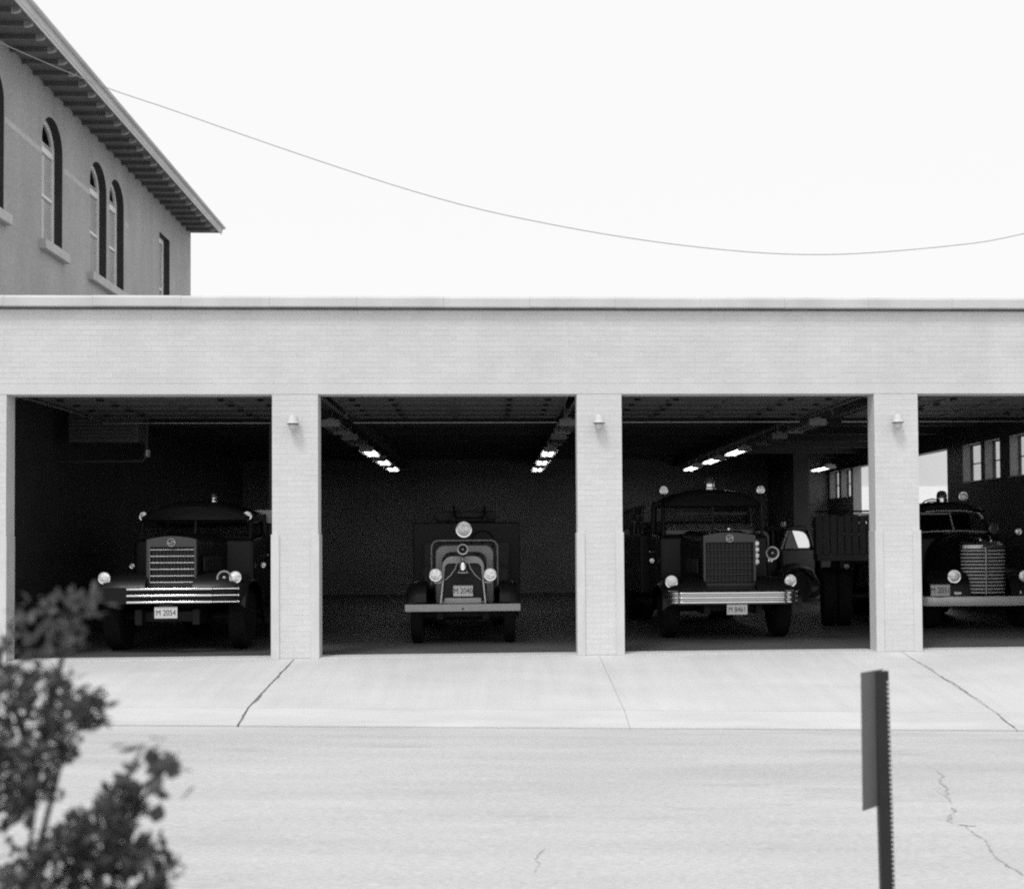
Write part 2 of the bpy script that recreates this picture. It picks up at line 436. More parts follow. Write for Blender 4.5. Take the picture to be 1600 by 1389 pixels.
# inside
Y_B = 20.45
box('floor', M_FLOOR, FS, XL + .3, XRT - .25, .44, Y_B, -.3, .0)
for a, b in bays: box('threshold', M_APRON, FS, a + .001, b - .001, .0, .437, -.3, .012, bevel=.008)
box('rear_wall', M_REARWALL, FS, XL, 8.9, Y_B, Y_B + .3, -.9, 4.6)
box('rear_wall', M_INWALL, FS, 8.902, XRT, Y_B, Y_B + .3, -.9, 4.6)  # same wall, paler to paint in the side-door daylight
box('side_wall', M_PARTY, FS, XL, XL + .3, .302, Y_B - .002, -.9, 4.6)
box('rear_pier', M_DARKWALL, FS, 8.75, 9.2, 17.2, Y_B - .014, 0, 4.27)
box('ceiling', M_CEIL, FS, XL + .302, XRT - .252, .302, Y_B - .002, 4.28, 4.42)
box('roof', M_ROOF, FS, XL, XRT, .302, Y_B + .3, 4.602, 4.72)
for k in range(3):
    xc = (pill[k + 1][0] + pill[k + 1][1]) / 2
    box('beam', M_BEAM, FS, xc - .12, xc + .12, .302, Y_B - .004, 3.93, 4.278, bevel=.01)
for k in range(8):
    y = 4.6 + k * 2.05
    for a, b in zip([XL + .303] + [(p[0] + p[1]) / 2 + .121 for p in pill[1:4]], [(p[0] + p[1]) / 2 - .121 for p in pill[1:4]] + [XRT - .253]):
        box('joist', M_BEAM, FS, a, b, y - .05, y + .05, 4.08, 4.277)
def pierced(xf, xb, y0, y1, z0, z1, ops, seg=10):
    """wall with openings in the plane x = xf, thickness to xb. Returns (faces, reveals per opening)"""
    mb = MB(); revs = []; y = y0
    def col(a, b, lo, hi):
        for xx in (xf, xb): mb.quad((xx, a, lo), (xx, b, lo), (xx, b, hi), (xx, a, hi))
    for (a, b, lo, hi, arch) in ops:
        col(y, a, z0, z1)
        if lo > z0 + .001: col(a, b, z0, lo)
        if arch:
            r = (b - a) / 2; c = (a + b) / 2
            arc = [(c - r * math.cos(math.pi * k / seg), hi + r * math.sin(math.pi * k / seg)) for k in range(seg + 1)]
        else: arc = [(a, hi), (b, hi)]
        for (ya, za), (yb, zb) in zip(arc[:-1], arc[1:]):
            for xx in (xf, xb): mb.quad((xx, ya, za), (xx, yb, zb), (xx, yb, z1), (xx, ya, z1))
        loop = [(a, lo)] + arc + [(b, lo)]
        rv = MB()
        for (ya, za), (yb, zb) in zip(loop, loop[1:] + loop[:1]): rv.quad((xf, ya, za), (xf, yb, zb), (xb, yb, zb), (xb, ya, za))
        revs.append((rv, loop)); y = b
    col(y, y1, z0, z1)
    mb.quad((xf, y0, z1), (xf, y1, z1), (xb, y1, z1), (xb, y0, z1)); mb.quad((xf, y0, z0), (xf, y0, z1), (xb, y0, z1), (xb, y0, z0)); mb.quad((xf, y1, z0), (xf, y1, z1), (xb, y1, z1), (xb, y1, z0))
    return mb, revs
# right-hand side wall with high windows and a big open side door
wins = [(4.6, 5.5), (6.2, 7.15), (7.64, 8.4), (8.62, 9.61)]
far = [(18.1, 19.05), (19.3, 20.28)]
ops = [(a, b, 2.86, 3.72, False) for a, b in wins] + [(10.55, 17.85, -.3, 3.72, False)] + [(a, b, 2.86, 3.72, False) for a, b in far]
mbw, revs = pierced(XRT - .25, XRT, .302, Y_B - .002, -.9, 4.6, ops)
sw = mbw.build('side_wall', M_DARKWALL, FS)
for (rv, loop), (a, b, lo, hi, ar) in zip(revs, ops):
    if lo < 0:
        rv.build('door_reveal', M_INWALL, FS)
        continue
    w = MB()
    xg = XRT - .06
    t = .025
    w.box(xg, xg + .04, a, a + t, lo, hi).box(xg, xg + .04, b - t, b, lo, hi).box(xg, xg + .04, a + t, b - t, hi - t, hi).box(xg, xg + .04, a + t, b - t, lo, lo + t)
    wo = w.build('window', M_BEAM, FS)
    MB().box(xg + .005, xg + .035, a + t, b - t, (lo + hi) / 2 - .012, (lo + hi) / 2 + .012).build('glazing_bar', M_BEAM, wo)
    MB().box(xg + .016, xg + .02, a + t, b - t, lo + t, hi - t).build('pane', M_GLASS, wo)
    rv.build('reveal', M_INWALL, wo)
    MB().box(XRT - .28, xg - .002, a + .002, b - .002, lo + .001, lo + .03).build('sill', M_STONE, wo)

# raised sectional doors in each bay
def raised_door(a, b):
    r = bpy.data.objects.new('overhead_door', None); COL.objects.link(r); r.parent = FS; r.location = ((a + b) / 2, .34, 3.78)
    w = (b - a) / 2 - .06
    for i in range(5):
        y = i * .715
        mb = MB().box(-w, w, y, y + .705, .02, .045)
        for xx in (-w, -w / 2, 0, w / 2, w):
            mb.box(max(-w, xx - .05), min(w, xx + .05), y, y + .705, 0, .02)
        mb.box(-w, w, y, y + .07, -.002, .0199).box(-w, w, y + .635, y + .705, -.002, .0199)
        s = mb.build('door_section', M_DOOR, r)
        if i < 4:
            for xx in (-w + .3, -w / 2, w / 2, w - .3):
                MB().box(xx - .04, xx + .04, y + .66, y + .76, -.03, -.003).build('hinge', M_BLACK, s)
    for e in (-1, 1):
        xx = e * (w + .14)
        MB().tube([(xx, -.02, -3.78), (xx, -.02, -.4), (xx, .02, -.2), (xx, .16, -.04), (xx, .4, .0), (xx, 3.8, .02)], .026, 6).build('track', M_STEEL, r, smooth=40)
        MB().box(xx - .015, xx + .015, 3.72, 3.78, .02, .49).build('hanger', M_STEEL, r)
    MB().cyl((-w, 3.62, -.07), (w, 3.62, -.07), .014, n=8).build('cross_rod', M_STEEL, r, smooth=40)
    MB().box(-.1, .1, 3.0, 3.5, .1, .3).build('opener', M_BLACK, r)
for a, b in bays: raised_door(a, b)
# pale switch box on the post behind the first pillar
tag(MB().box(-4.1, -3.77, 3.98, 4.08, 1.97, 2.2).build('switch_box', M_PLATE, bevel=.01), 'pale metal switch box on a post just inside the leftmost bay', 'switch box')
bo = bpy.data.objects['switch_box']
MB().box(-3.86, -3.78, 4.081, 4.16, 0, 4.27).build('post', M_BEAM, bo)

# ------------------------------------------------------------------ lamps on the pillars
def wall_lamp(x, label):
    L = thing('wall_lamp', label, 'lamp', (x, 0, 3.31), 'lamps on the white pillars')
    MB().box(-.045, .045, -.02, -.004, -.04, .1).build('back_plate', M_HOOD, L, bevel=.006)
    MB().tube([(0, -.02, .05), (0, -.07, .07), (0, -.1, .06)], .014, 8).build('arm', M_HOOD, L, smooth=40)
    MB().lathe([(.03, .1), (.052, .098), (.062, .08), (.066, .03), (.082, .0), (.086, -.012), (.08, -.012), (.0, -.01)], (0, -.1, 0), (0, 0, 1)).build('hood', M_HOOD, L, smooth=35)
    MB().lathe([(.084, -.013), (.084, -.024), (.06, -.026), (.0, -.026)], (0, -.1, 0), (0, 0, 1)).build('rim', M_RIM_SHADOW, L, smooth=35)
    MB().lathe([(.058, -.027), (.062, -.05), (.058, -.085), (.04, -.11), (.0, -.118)], (0, -.1, 0), (0, 0, 1)).build('globe', M_GLOBE, L, smooth=50)
for k, (lab) in enumerate(['small white hooded lamp on the pillar between the leftmost two bays', 'small white hooded lamp on the pillar right of the antique truck', 'small white hooded lamp on the pillar beside the sign post']):
    a, b = pill[k + 1]; wall_lamp((a + b) / 2 - .012, lab)

# ------------------------------------------------------------------ ceiling lights
def make_fixture(lit):
    F = thing('ceiling_light', '', 'ceiling light'); ME = M_REFLECT if lit else M_UNLIT_ENAMEL; HL = .78
    mb = MB().loft([[(-.19, y, .02), (-.075, y, .075), (.075, y, .075), (.19, y, .02), (.185, y, .012), (.07, y, .062), (-.07, y, .062), (-.185, y, .012)] for y in (-HL - .02, HL + .02)])
    mb.build('reflector', ME, F)
    MB().box(-.06, .06, -HL, HL, .076, .13).build('ballast_housing', ME, F, bevel=.008)
    for e in (-1, 1):
        MB().cyl((e * .075, -HL + .02, .02), (e * .075, HL - .02, .02), .02, n=10).build('tube', M_TUBE if lit else M_DEADTUBE, F, smooth=50)
        MB().box(-.15, .15, e * HL - .015, e * HL + .015, -.02, .1).build('end_cap', ME, F)
        MB().cyl((0, e * .6, .13), (0, e * .6, .31), .008, n=6).build('hanger', M_STEEL, F)
    return F
def copy_tree(o, parent=None):
    c = o.copy(); COL.objects.link(c); c.parent = parent
    for ch in list(o.children): copy_tree(ch, c)
    return c
lit0, dead0 = make_fixture(True), make_fixture(False)
used = set()
def place_light(x, y, z, lit, label):
    src = lit0 if lit else dead0
    o = src if src not in used else copy_tree(src)
    used.add(src)
    o.location = (x, y, z); o['label'] = label; o['group'] = 'strip lights under the bay ceiling'
nm = ['nearest', 'middle', 'farthest']
for xr, yy, w in ((-2.77, (10.67, 13.9, 16.7), 'left row in the antique truck bay'), (1.36, (10.9, 14.1, 17.1), 'right row in the antique truck bay'), (5.8, (10.86, 13.95, 17.1), 'row above the chrome bumper engine')):
    for k, y in enumerate(yy): place_light(xr, y, 3.66, True, '%s lit strip light of the %s' % (nm[k], w))
    place_light(xr, 4.7, 3.66, False, 'unlit strip light nearest the doors, %s' % w)
    place_light(xr, 7.5, 3.66, False, 'second unlit strip light from the doors, %s' % w)
place_light(9.75, 17.7, 3.66, True, 'lit strip light beside the two small far windows')
place_light(9.45, 10.4, 3.74, True, 'lit strip light above the side door, by the pillar edge')

# heater and pipe in the leftmost bay
H = thing('unit_heater', 'dark box shaped unit heater hung high in the leftmost bay', 'heater', (-6.75, 4.2, 3.4))
MB().box(-.6, .6, 0, .6, 0, .66).build('casing', M_HEATER, H, bevel=.02)
for k in range(9): MB().box(-.55, .55, -.03, -.002, .06 + k * .065, .075 + k * .065).build('louvre', M_HEATER, H)
for e in (-.5, .5): MB().cyl((e, .3, .66), (e, .3, .88), .012, n=6).build('hanger_rod', M_STEEL, H)
Pp = MB().tube([(-7.64, 4.4, 3.08), (-6.3, 4.4, 3.08), (-6.12, 4.4, 3.09), (-6.06, 4.4, 3.16), (-6.05, 4.4, 3.9), (-6.05, 4.4, 4.28)], .028, 8).build('gas_pipe', M_BEAM, smooth=50)
tag(Pp, 'thin pipe with an upturned elbow below the box heater', 'pipe')
MB().lathe([(.03, -.07), (.055, -.06), (.055, .06), (.03, .07)], (-6.05, 4.4, 3.22), (0, 0, 1), 12).build('valve', M_STEEL, Pp, smooth=40)

# ------------------------------------------------------------------ old tall building on the left
OB = thing('stucco_building', 'tall tan building with arched windows and wide bracketed eaves', 'building', (0, 0, 0))
XW, ZE, YF, YR = -8.0, 9.93, .75, 15.35
aw = [(2.02, 3.03), (4.70, 5.73), (7.27, 8.31), (8.51, 9.49)]
ops = [(a, b, 7.08, 9.44 - (b - a) / 2, True) for a, b in aw] + [(12.31, 13.24, 7.0, 9.2, False)]
mbw, revs = pierced(XW, XW - .45, YF, YR, -1.2, ZE + .02, ops, 14)
mbw.build('wall', M_TAN, OB)
MB().box(XW - 9.0, XW - .452, YF, YR, -1.2, ZE).build('wall', M_TAN, OB)
for (rv, loop), (a, b, lo, hi, ar) in zip(revs, ops):
    xg = XW - .15
    wf = MB(); t = .10
    c = [(sum(p[0] for p in loop) / len(loop)), (lo + hi) / 2]
    inner = []
    cy, cz = (a + b) / 2, lo
    for (y, z) in loop:
        sy = (y - cy) * (1 - 2 * t / (b - a)) + cy
        sz = z - t if z >= hi - .001 and ar else (z - t if z > lo + .01 else z + t)
        if ar and z >= hi - .001:
            r = (b - a) / 2; ang = math.atan2(z - hi, y - cy); sy = cy + (r - t) * math.cos(ang); sz = hi + (r - t) * math.sin(ang)
        inner.append((sy, sz))
    n = len(loop)
    for x0 in (xg, xg - .05):
        for i in range(n):
            j = (i + 1) % n
            wf.quad((x0, *loop[i]), (x0, *loop[j]), (x0, *inner[j]), (x0, *inner[i]))
    for i in range(n):
        j = (i + 1) % n; wf.quad((xg, *inner[i]), (xg, *inner[j]), (xg - .05, *inner[j]), (xg - .05, *inner[i]))
    wo = wf.build('window', M_SASH, OB)
    MB().box(xg - .045, xg + .012, a + t, b - t, hi - .13, hi - .02).build('transom', M_SASH, wo)
    MB().box(xg - .045, xg + .004, a + t, b - t, lo + .9, lo + .95).build('meeting_rail', M_SASH, wo)
    MB().add([(xg - .02, y, z) for y, z in inner], [tuple(range(n))]).build('pane', M_GLASS, wo)
    MB().box(xg - .045, xg - .035, a + t, b - t, lo + t, hi + .1).build('shade', M_SHADE, wo)
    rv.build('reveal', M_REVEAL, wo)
for a, b in ((1.9, 3.12), (4.6, 5.86), (7.17, 9.6), (12.2, 13.35)):
    MB().box(XW - .1, XW + .12, a, b, 6.9, 7.08).build('sill', M_STONE, OB, bevel=.015)
for a, b in ((3.06, 4.66), (5.77, 7.23), (9.53, 9.85), (8.34, 8.48)):
    MB().box(XW - .02, XW + .008, a, b, 8.60, 8.72).build('impost_stone', M_STONE, OB, bevel=.01)
MB().box(XW - .3, XW + .785, YF - .7, YR + .05, ZE + .03, ZE + .06).build('soffit', M_SOFFIT, OB)
mb_t = MB().prism_y([(0, .05), (.52, .05), (.53, .13), (0, .13)], -.03, .03).mesh('bracket', 40)
mb_t.materials.append(M_SOFFIT)
mb_e = MB().prism_y([(.532, .045), (.60, .05), (.645, .075), (.66, .13), (.532, .13)], -.034, .034).mesh('bracket_tip', 40)
mb_e.materials.append(M_TAIL)
y = YF - .5
while y < YR:
    q = link('bracket', mb_t, OB, (XW - .01, y, ZE - .10)); q.scale = (1.17, 1, 1); link('bracket_tip', mb_e, q); y += .505
fa = MB().loft([[(XW + x, yy, ZE + z) for x, z in ((.787, -.01), (.805, -.01), (.81, .03), (.825, .04), (.83, .09), (.845, .11), (.85, .15), (.787, .15))] for yy in (YF - .7, YR + .06)])
fa.build('fascia', M_FASCIA, OB)
gut = MB()
sec = [(XW + .875 + .045 * math.cos(R(a)), ZE + .175 + .045 * math.sin(R(a))) for a in range(180, 361, 20)]
sec += [(XW + .875 + .038 * math.cos(R(a)), ZE + .175 + .038 * math.sin(R(a))) for a in range(360, 179, -20)]
gut.loft([[(xx, yy, zz) for xx, zz in sec] for yy in (YF - .7, YR + .06)])
gut.build('gutter', M_FASCIA, OB, smooth=40)
MB().loft([[(XW + .85, yy, ZE + .19), (XW - 4.5, yy, ZE + 2.6), (XW - 9.9, yy, ZE + .28), (XW - 9.9, yy, ZE + .2), (XW - 4.5, yy, ZE + 2.5), (XW + .85, yy, ZE + .155)] for yy in (YF - .7, YR + .05)]).build('roof', M_TILE, OB)

# ------------------------------------------------------------------ yard and pale building seen through the side door
yd = MB().quad((XRT, -1, -.05), (70, -1, -.05), (70, 110, -.05), (XRT, 110, -.05)).build('yard', M_YARD); yd['kind'] = 'structure'
FB = thing('pale_building', 'pale wall seen outside through the side door of the station', 'building', (0, 43, 0))
MB().box(15, 45, 0, 8, 4.25, 9).build('wall', M_PALE, FB)
MB().box(15, 45, -.1, 8, -.3, 4.245).build('loading_front', M_PALEW, FB)
MB().box(14.8, 45.2, -.25, -.11, 2.75, 2.9).build('dock_rail', M_BEAM, FB)

# ------------------------------------------------------------------ vehicle pieces
def wheel(p, x, y, r, w, dual=False, side=1, rimM=None):
    rim = MB().lathe([(r * .58, -w * .42), (r * .6, -w * .3), (r * .5, -w * .1), (r * .3, -w * .05), (r * .28, .02), (r * .15, .06), (.0, .065)], (x, y, r), (side, 0, 0), 24).build('wheel', rimM or M_MAROON, p, smooth=40)
    for k in range(2 if dual else 1):
        xo = x - side * k * (w + .008)
        tp = [(r * .58, -.38), (r * .72, -.5), (r * .88, -.5), (r * .965, -.44)]
        tread = []
        for q in range(7):
            u = -.40 + q * .8 / 6
            tread += [(r, u - .045), (r, u + .03), (r - .014, u + .035), (r - .014, u + .06)]
        prof = [(a, b * w) for a, b in tp] + [(a, b * w) for a, b in tread if abs(b) < .43] + [(a, -b * w) for a, b in reversed(tp)]
        MB().lathe(prof, (xo, y, r), (1, 0, 0), 36).build('tyre', M_RUBBER, rim, smooth=30)
    return rim
def headlight(p, x, y, z, r, name='headlight', M=None, depth=.16, stalk=None, rim=M_CHROME, aim=0.0):
    ax = (math.sin(aim), math.cos(aim), 0)
    h = MB().lathe([(r * 1.04, 0), (r * 1.04, .02), (r * .95, .06), (r * .7, depth * .8), (r * .35, depth), (.0, depth)], (x, y, z), ax).build(name, M_DULLCHROME, p, smooth=40)
    MB().lathe([(r * .92, -.004), (r * 1.08, -.006), (r * 1.1, .004), (r * 1.06, .014), (r * .92, .01)], (x, y, z), ax, ring=True).build('rim', rim, h, smooth=50)
    MB().lathe([(0, -r * .13), (r * .35, -r * .115), (r * .68, -r * .065), (r * .93, 0), (r * .9, .004), (0, .004)], (x, y, z), ax).build('lens', M or M_LENS, h, smooth=60)
    if stalk: MB().tube([(x, y + .06, z - r * .9), stalk], .014, 6).build('bracket', M_BLACK, h, smooth=40)
    return h
def plate(p, x, y, z, w, h, s):
    b = MB().box(x - w / 2, x + w / 2, y, y + .006, z - h / 2, z + h / 2).build('number_plate', M_PLATE, p, bevel=.004)
    text(s, h * .72, b, (x, y - .003, z - h * .02), M_INK, .8)
    MB().box(x - w / 2 + .008, x + w / 2 - .008, y - .002, y - .0005, z + h / 2 - .012, z + h / 2 - .007).build('border', M_INK, b)
    return b
def fender(p, xi, xo, prof, M, th=.03, bev=.05):
    """arched mudguard swept from xi to xo; prof is the outer (y, z) outline"""
    inner = [(y + (0 if 0 < i < len(prof) - 1 else 0), z - th) for i, (y, z) in enumerate(prof)]
    secs = []
    for t, dz, dy in ((0, 0, 0), (.45, 0, 0), (.72, -.02, .01), (.9, -.06, .03), (1, -.13, .06)):
        x = xi + (xo - xi) * t
        secs.append([(x, y + (dy if i < len(prof) / 2 else -dy), z + dz) for i, (y, z) in enumerate(prof)] + [(x, y, z + dz) for y, z in reversed(inner)])
    return MB().loft(secs).build('fender', M, p, smooth=45)
def emblem(p, x, y, z, r):
    e = MB().lathe([(r, 0), (r, -.012), (r * .8, -.012), (r * .78, -.004), (0, -.004)], (x, y, z), (0, 1, 0)).build('badge', M_DULLCHROME, p, smooth=30)
    pts = [(x + r * .55 * math.cos(R(a)) * (1 if a < 200 else 1), y - .014, z + r * .3 + r * .3 * math.sin(R(a))) for a in range(20, 270, 25)]
    pts += [(x + r * .55 * math.cos(R(a)), y - .014, z - r * .3 + r * .3 * math.sin(R(a))) for a in range(90, -170, -25)]
    MB().tube(pts, r * .13, 6).build('badge_mark', M_BLACK, e, smooth=60)
    return e
def beacon(p, x, y, z, r, h, M=None):
    b = MB().lathe([(r * 1.15, 0), (r * 1.15, .03), (r * .95, .05), (r * .95, h * .45), (0, h * .45)], (x, y, z), (0, 0, 1)).build('beacon', M_CHROME, p, smooth=35)
    MB().lathe([(r * .9, h * .46), (r * .92, h * .7), (r * .7, h * .92), (r * .3, h), (0, h)], (x, y, z), (0, 0, 1)).build('dome', M or M_DARKLENS, b, smooth=50)
    return b
def siren(p, x, y, z, r):
    s = MB().lathe([(.0, .05), (r * .3, .04), (r * .9, 0), (r, 0), (r * 1.0, .03), (r * .8, .08), (r * .6, .22), (0, .24)], (x, y, z), (0, 1, 0)).build('siren', M_MAROON, p, smooth=40)
    MB().lathe([(r * .8, -.005), (r, -.008), (r * 1.03, .005), (r, .015), (r * .8, .01)], (x, y, z), (0, 1, 0), ring=True).build('rim', M_DULLCHROME, s, smooth=50)
    MB().lathe([(0, -.02), (r * .2, -.015), (r * .28, .0), (0, .0)], (x, y, z), (0, 1, 0)).build('cone', M_DULLCHROME, s, smooth=50)
    return s
def bumper(p, hw_, y, z0, z1, M, ribs=3, back=.22, bars=False):
    xs = [-hw_ + k * 2 * hw_ / 40 for k in range(41)]
    def yo(x):
        t = max(0, (abs(x) - (hw_ - .28)) / .28); return y + back * t * t + .03 * (x / hw_) ** 2
    h = z1 - z0
    if bars:
        base = MB().loft([[(x, yo(x) + .02, z0), (x, yo(x) + .02, z1), (x, yo(x) + .05, z1), (x, yo(x) + .05, z0)] for x in xs]).build('bumper', M_BLACK, p, smooth=30)
        for k in range(3):
            z = z0 + h * (.1 + .4 * k)
            cb = MB().box(-.555, .70, y - .012, y + .06, z - .016, z + .016).build('chrome_bar', M_CHROME, base, bevel=.012, seg=4)  # chrome only where the rib gleams, its dark reflection left as black base
            MB().cyl((.70, y + .004, z), (1.05, y + .03, z), .006, n=6).build('gleam_line', M_DULLCHROME, cb, smooth=50)  # thin gleam and end glint shaped as metal pieces
            MB().lathe([(0, -.03), (.018, -.02), (.024, 0), (.02, .03), (0, .04)], (1.07, y + .02, z), (0, 1, 0), 12).build('glint_dot', M_CHROME, cb, smooth=60)
        return base
    prof = []
    for k in range(ribs):
        for q in range(6):
            a = math.pi * q / 6
            prof.append((-.03 * math.sin(a) if q else .008, z0 + h * (k + q / 6) / ribs))
    prof.append((.008, z1)); prof += [(.035, z1), (.035, z0)]
    return MB().loft([[(x, yo(x) + a, b) for a, b in prof] for x in xs]).build('bumper', M, p, smooth=50)
def loop_at(w, z0, z1, r, y, n=6, rb=.02): return [(x, y, z) for x, z in rrect(w, z0, z1, r, n, rb)]

def chassis(p, L, w, z, ax):
    f = MB()
    for e in (-1, 1): f.box(e * w - .05, e * w + .05, .15, L, z - .12, z + .1)
    for k in range(5): f.box(-w + .05, w - .05, .3 + k * (L - .6) / 4, .4 + k * (L - .6) / 4, z - .08, z + .06)
    f.build('chassis_frame', M_BLACK, p)
    for y, r in ax: MB().cyl((-.85, y, r), (.85, y, r), .07, n=10).build('axle', M_BLACK, p, smooth=40)

# ------------------------------------------------------------------ the two heavy conventional fire engines
def heavy_engine(label, loc, hl_z, hl_x, hl_r, gw, gz0, gz1, bz0, bz1, bars, bhw, plate_s, plate_x, plate_z, sir, roof_z, bars_z, beacon_x, spot_x, spot_z):
    T = thing('fire_engine', label, 'fire engine', loc)
    bumper(T, bhw, 0, bz0, bz1, M_CHROME, bars=bars)
    for e in (-1, 1): MB().box(e * .4 - .04, e * .4 + .04, .06, .5, bz0 + .03, bz1 - .03).build('bumper_iron', M_BLACK, T)
    plate(T, plate_x, -.03 if not bars else -.02, plate_z, .33, .165, plate_s)
    MB().box(plate_x - .1, plate_x + .1, -.012, .03, plate_z + .02, bz0 + .02).build('plate_hanger', M_BLACK, T)
    g2 = gw / 2; gy = .38
    # radiator shell: a raised surround with an arched crown
    def arch(w, z0, z1, crown, y, n=10):
        pts = [(-w, y, z0)] + [(-w + 2 * w * k / n, y, z1 + crown * math.sin(math.pi * k / n)) for k in range(n + 1)] + [(w, y, z0)]
        return pts
    zc = gz1 - .045
    outer, inn = arch(g2, gz0, zc - .02, .05, gy), arch(g2 - .035, gz0 + .02, zc - .13, .0, gy)
    outer_b = [(x, y + .12, z) for x, y, z in outer]; inn_b = [(x, y + .06, z) for x, y, z in inn]
    MB().loft([inn_b, inn, outer, outer_b], cap=False).build('radiator_shell', M_GREYPAINT, T, smooth=35)
    gr = MB().box(-g2 + .03, g2 - .03, gy + .062, gy + .08, gz0, zc - .1).build('grille', M_CORE, T)
    for k in range(13):
        x = -g2 + .06 + k * (gw - .12) / 12
        MB().box(x - .004, x + .004, gy + .045, gy + .06, gz0 + .02, zc - .13).build('grille_slat', M_BLACK, gr)
    nb = len(bars_z)
    for z in bars_z: MB().cyl((-g2 + .036, gy + .03, z), (g2 - .036, gy + .03, z), .0085, n=8).build('grille_bar', M_DULLCHROME if bars else M_GREYPAINT, gr, smooth=50)
    for e in (-1, 1): MB().cyl((e * (g2 - .036), gy + .03, bars_z[-1]), (e * (g2 - .036), gy + .03, bars_z[0] + .06), .006, n=6).build('grille_upright', M_DULLCHROME if bars else M_MAROON, gr)
    emblem(T, 0, gy - .003, zc - .065, .062)
    MB().box(-g2, g2, gy - .02, gy + .2, bz1 - .02, gz0 - .003).build('apron_panel', M_MAROON, T, bevel=.015)
    # bonnet
    MB().loft([loop_at(g2 - .01, gz0, gz1 - .03, .12, gy + .121, 6), loop_at(g2 + .06, gz0, gz1 + .0, .16, gy + .6, 6), loop_at(g2 + .17, gz0, gz1 + .03, .2, 1.75, 6)]).build('bonnet', M_RED, T, smooth=40)
    for e in (-1, 1):
        for k in range(7):
            MB().box(e * (g2 + .06) - .01 + .012 * k * e / 1.2, e * (g2 + .06) + .014 + .012 * k * e / 1.2, .62 + k * .13, .70 + k * .13, gz0 + .2, gz0 + .42).build('louvre', M_MAROON, T)
    # mudguards
    fp = [(.16, bz1 - .16), (.17, hl_z - .22), (.24, hl_z - .06), (.42, hl_z + .03), (.75, hl_z + .07), (1.15, hl_z + .03), (1.45, hl_z - .12), (1.62, hl_z - .38), (1.7, .5)]
    for e in (-1, 1):
        fender(T, e * (g2 - .02), e * 1.14, fp, M_RED)
        wheel(T, e * .93, .98, .5, .26, side=e)
        wheel(T, e * .98, 5.6, .5, .25, dual=True, side=e)
        headlight(T, e * hl_x, .30, hl_z, hl_r, stalk=(e * hl_x, .4, hl_z - .12))
        MB().box(e * .5, e * 1.16, 1.62, 3.2, .5, .56).build('running_board', M_BLACK, T) if e > 0 else MB().box(-1.16, -.5, 1.62, 3.2, .5, .56).build('running_board', M_BLACK, T)
    if sir: siren(T, sir[0], .30 if bars else .6, sir[1], .112)
    # cab
    cw = .96
    MB().prism_x([(1.72, .56), (3.1, .56), (3.1, 1.78), (1.74, 1.70)], -cw, cw).build('cab', M_RED, T, bevel=.07, seg=4)
    for e in (-1, 1):
        d = MB().box(*sorted((e * cw, e * (cw + .012))), 1.98, 2.92, .68, 1.68).build('door', M_RED, T, bevel=.005)
        MB().tube([(e * (cw + .012), 2.8, 1.42), (e * (cw + .05), 2.8, 1.42), (e * (cw + .05), 2.66, 1.42)], .012, 6).build('handle', M_CHROME, d)
        MB().tube([(e * .88, 1.83, 1.66), (e * .86, 1.98, roof_z - .24)], .035, 8).build('windscreen_post', M_RED, T, smooth=50)
        MB().tube([(e * .9, 3.02, 1.7), (e * .86, 3.0, roof_z - .2)], .06, 8).build('rear_post', M_RED, T, smooth=50)
        MB().tube([(e * (cw - .02), 1.9, 1.75), (e * (cw + .17), 1.84, 1.8)], .009, 6).build('mirror_arm', M_BLACK, T)
        headlight(T, e * spot_x, 1.86, spot_z, .066, 'spotlight', stalk=(e * (.86), 1.98, spot_z - .1), M=M_LENS)
        headlight(T, e * 1.06, 2.02, 1.27, .04, 'marker_lamp', depth=.06, stalk=(e * .94, 2.05, 1.22))
    rs = []
    for y, k, dz in ((1.80, .90, -.10), (1.86, .97, -.03), (2.1, 1, 0), (2.9, 1, 0), (3.1, .96, -.05)):
        secp = []
        for q in range(13):
            x = -.90 + 1.8 * q / 12
            secp.append((x * k, y, roof_z + dz - .22 * abs(x / .90) ** 2.6 * 1.0))
        rs.append(secp + [(.9 * k, y, roof_z - .31), (-.9 * k, y, roof_z - .31)])
    MB().loft(rs).build('roof', M_RED, T, smooth=40)
    ws = MB().tube([(-.85, 1.84, 1.72), (.85, 1.84, 1.72), (.83, 1.96, roof_z - .32), (-.83, 1.96, roof_z - .32)], .018, 6, closed=True).build('windscreen_frame', M_MAROON, T)
    MB().box(-.014, .014, 1.85, 1.9, 1.72, roof_z - .3).build('divider', M_MAROON, ws)
    for a, b in ((-.83, -.015), (.015, .83)):
        MB().add([(a, 1.845, 1.73), (b, 1.845, 1.73), (b * .985, 1.955, roof_z - .32), (a * .985, 1.955, roof_z - .32)], [(0, 1, 2, 3)]).build('windscreen', M_WSHIELD, ws)
    MB().box(-.85, .85, 2.45, 2.9, .9, 1.45).build('bench_seat', M_CANVAS, T, bevel=.06)
    MB().tube([(-.4 + .19 * math.cos(a * math.tau / 16), 2.1 + .06 * math.sin(a * math.tau / 16), 1.68 + .17 * math.sin(a * math.tau / 16)) for a in range(16)], .012, 6, closed=True).build('steering_wheel', M_BLACK, T)
    beacon(T, beacon_x, 2.25, roof_z - .01, *((.05, .15) if bars else (.095, .23)))
    # body
    bd = MB().box(-1.12, 1.12, 3.2, 7.6, .62, 1.75).build('hose_body', M_RED, T, bevel=.04)
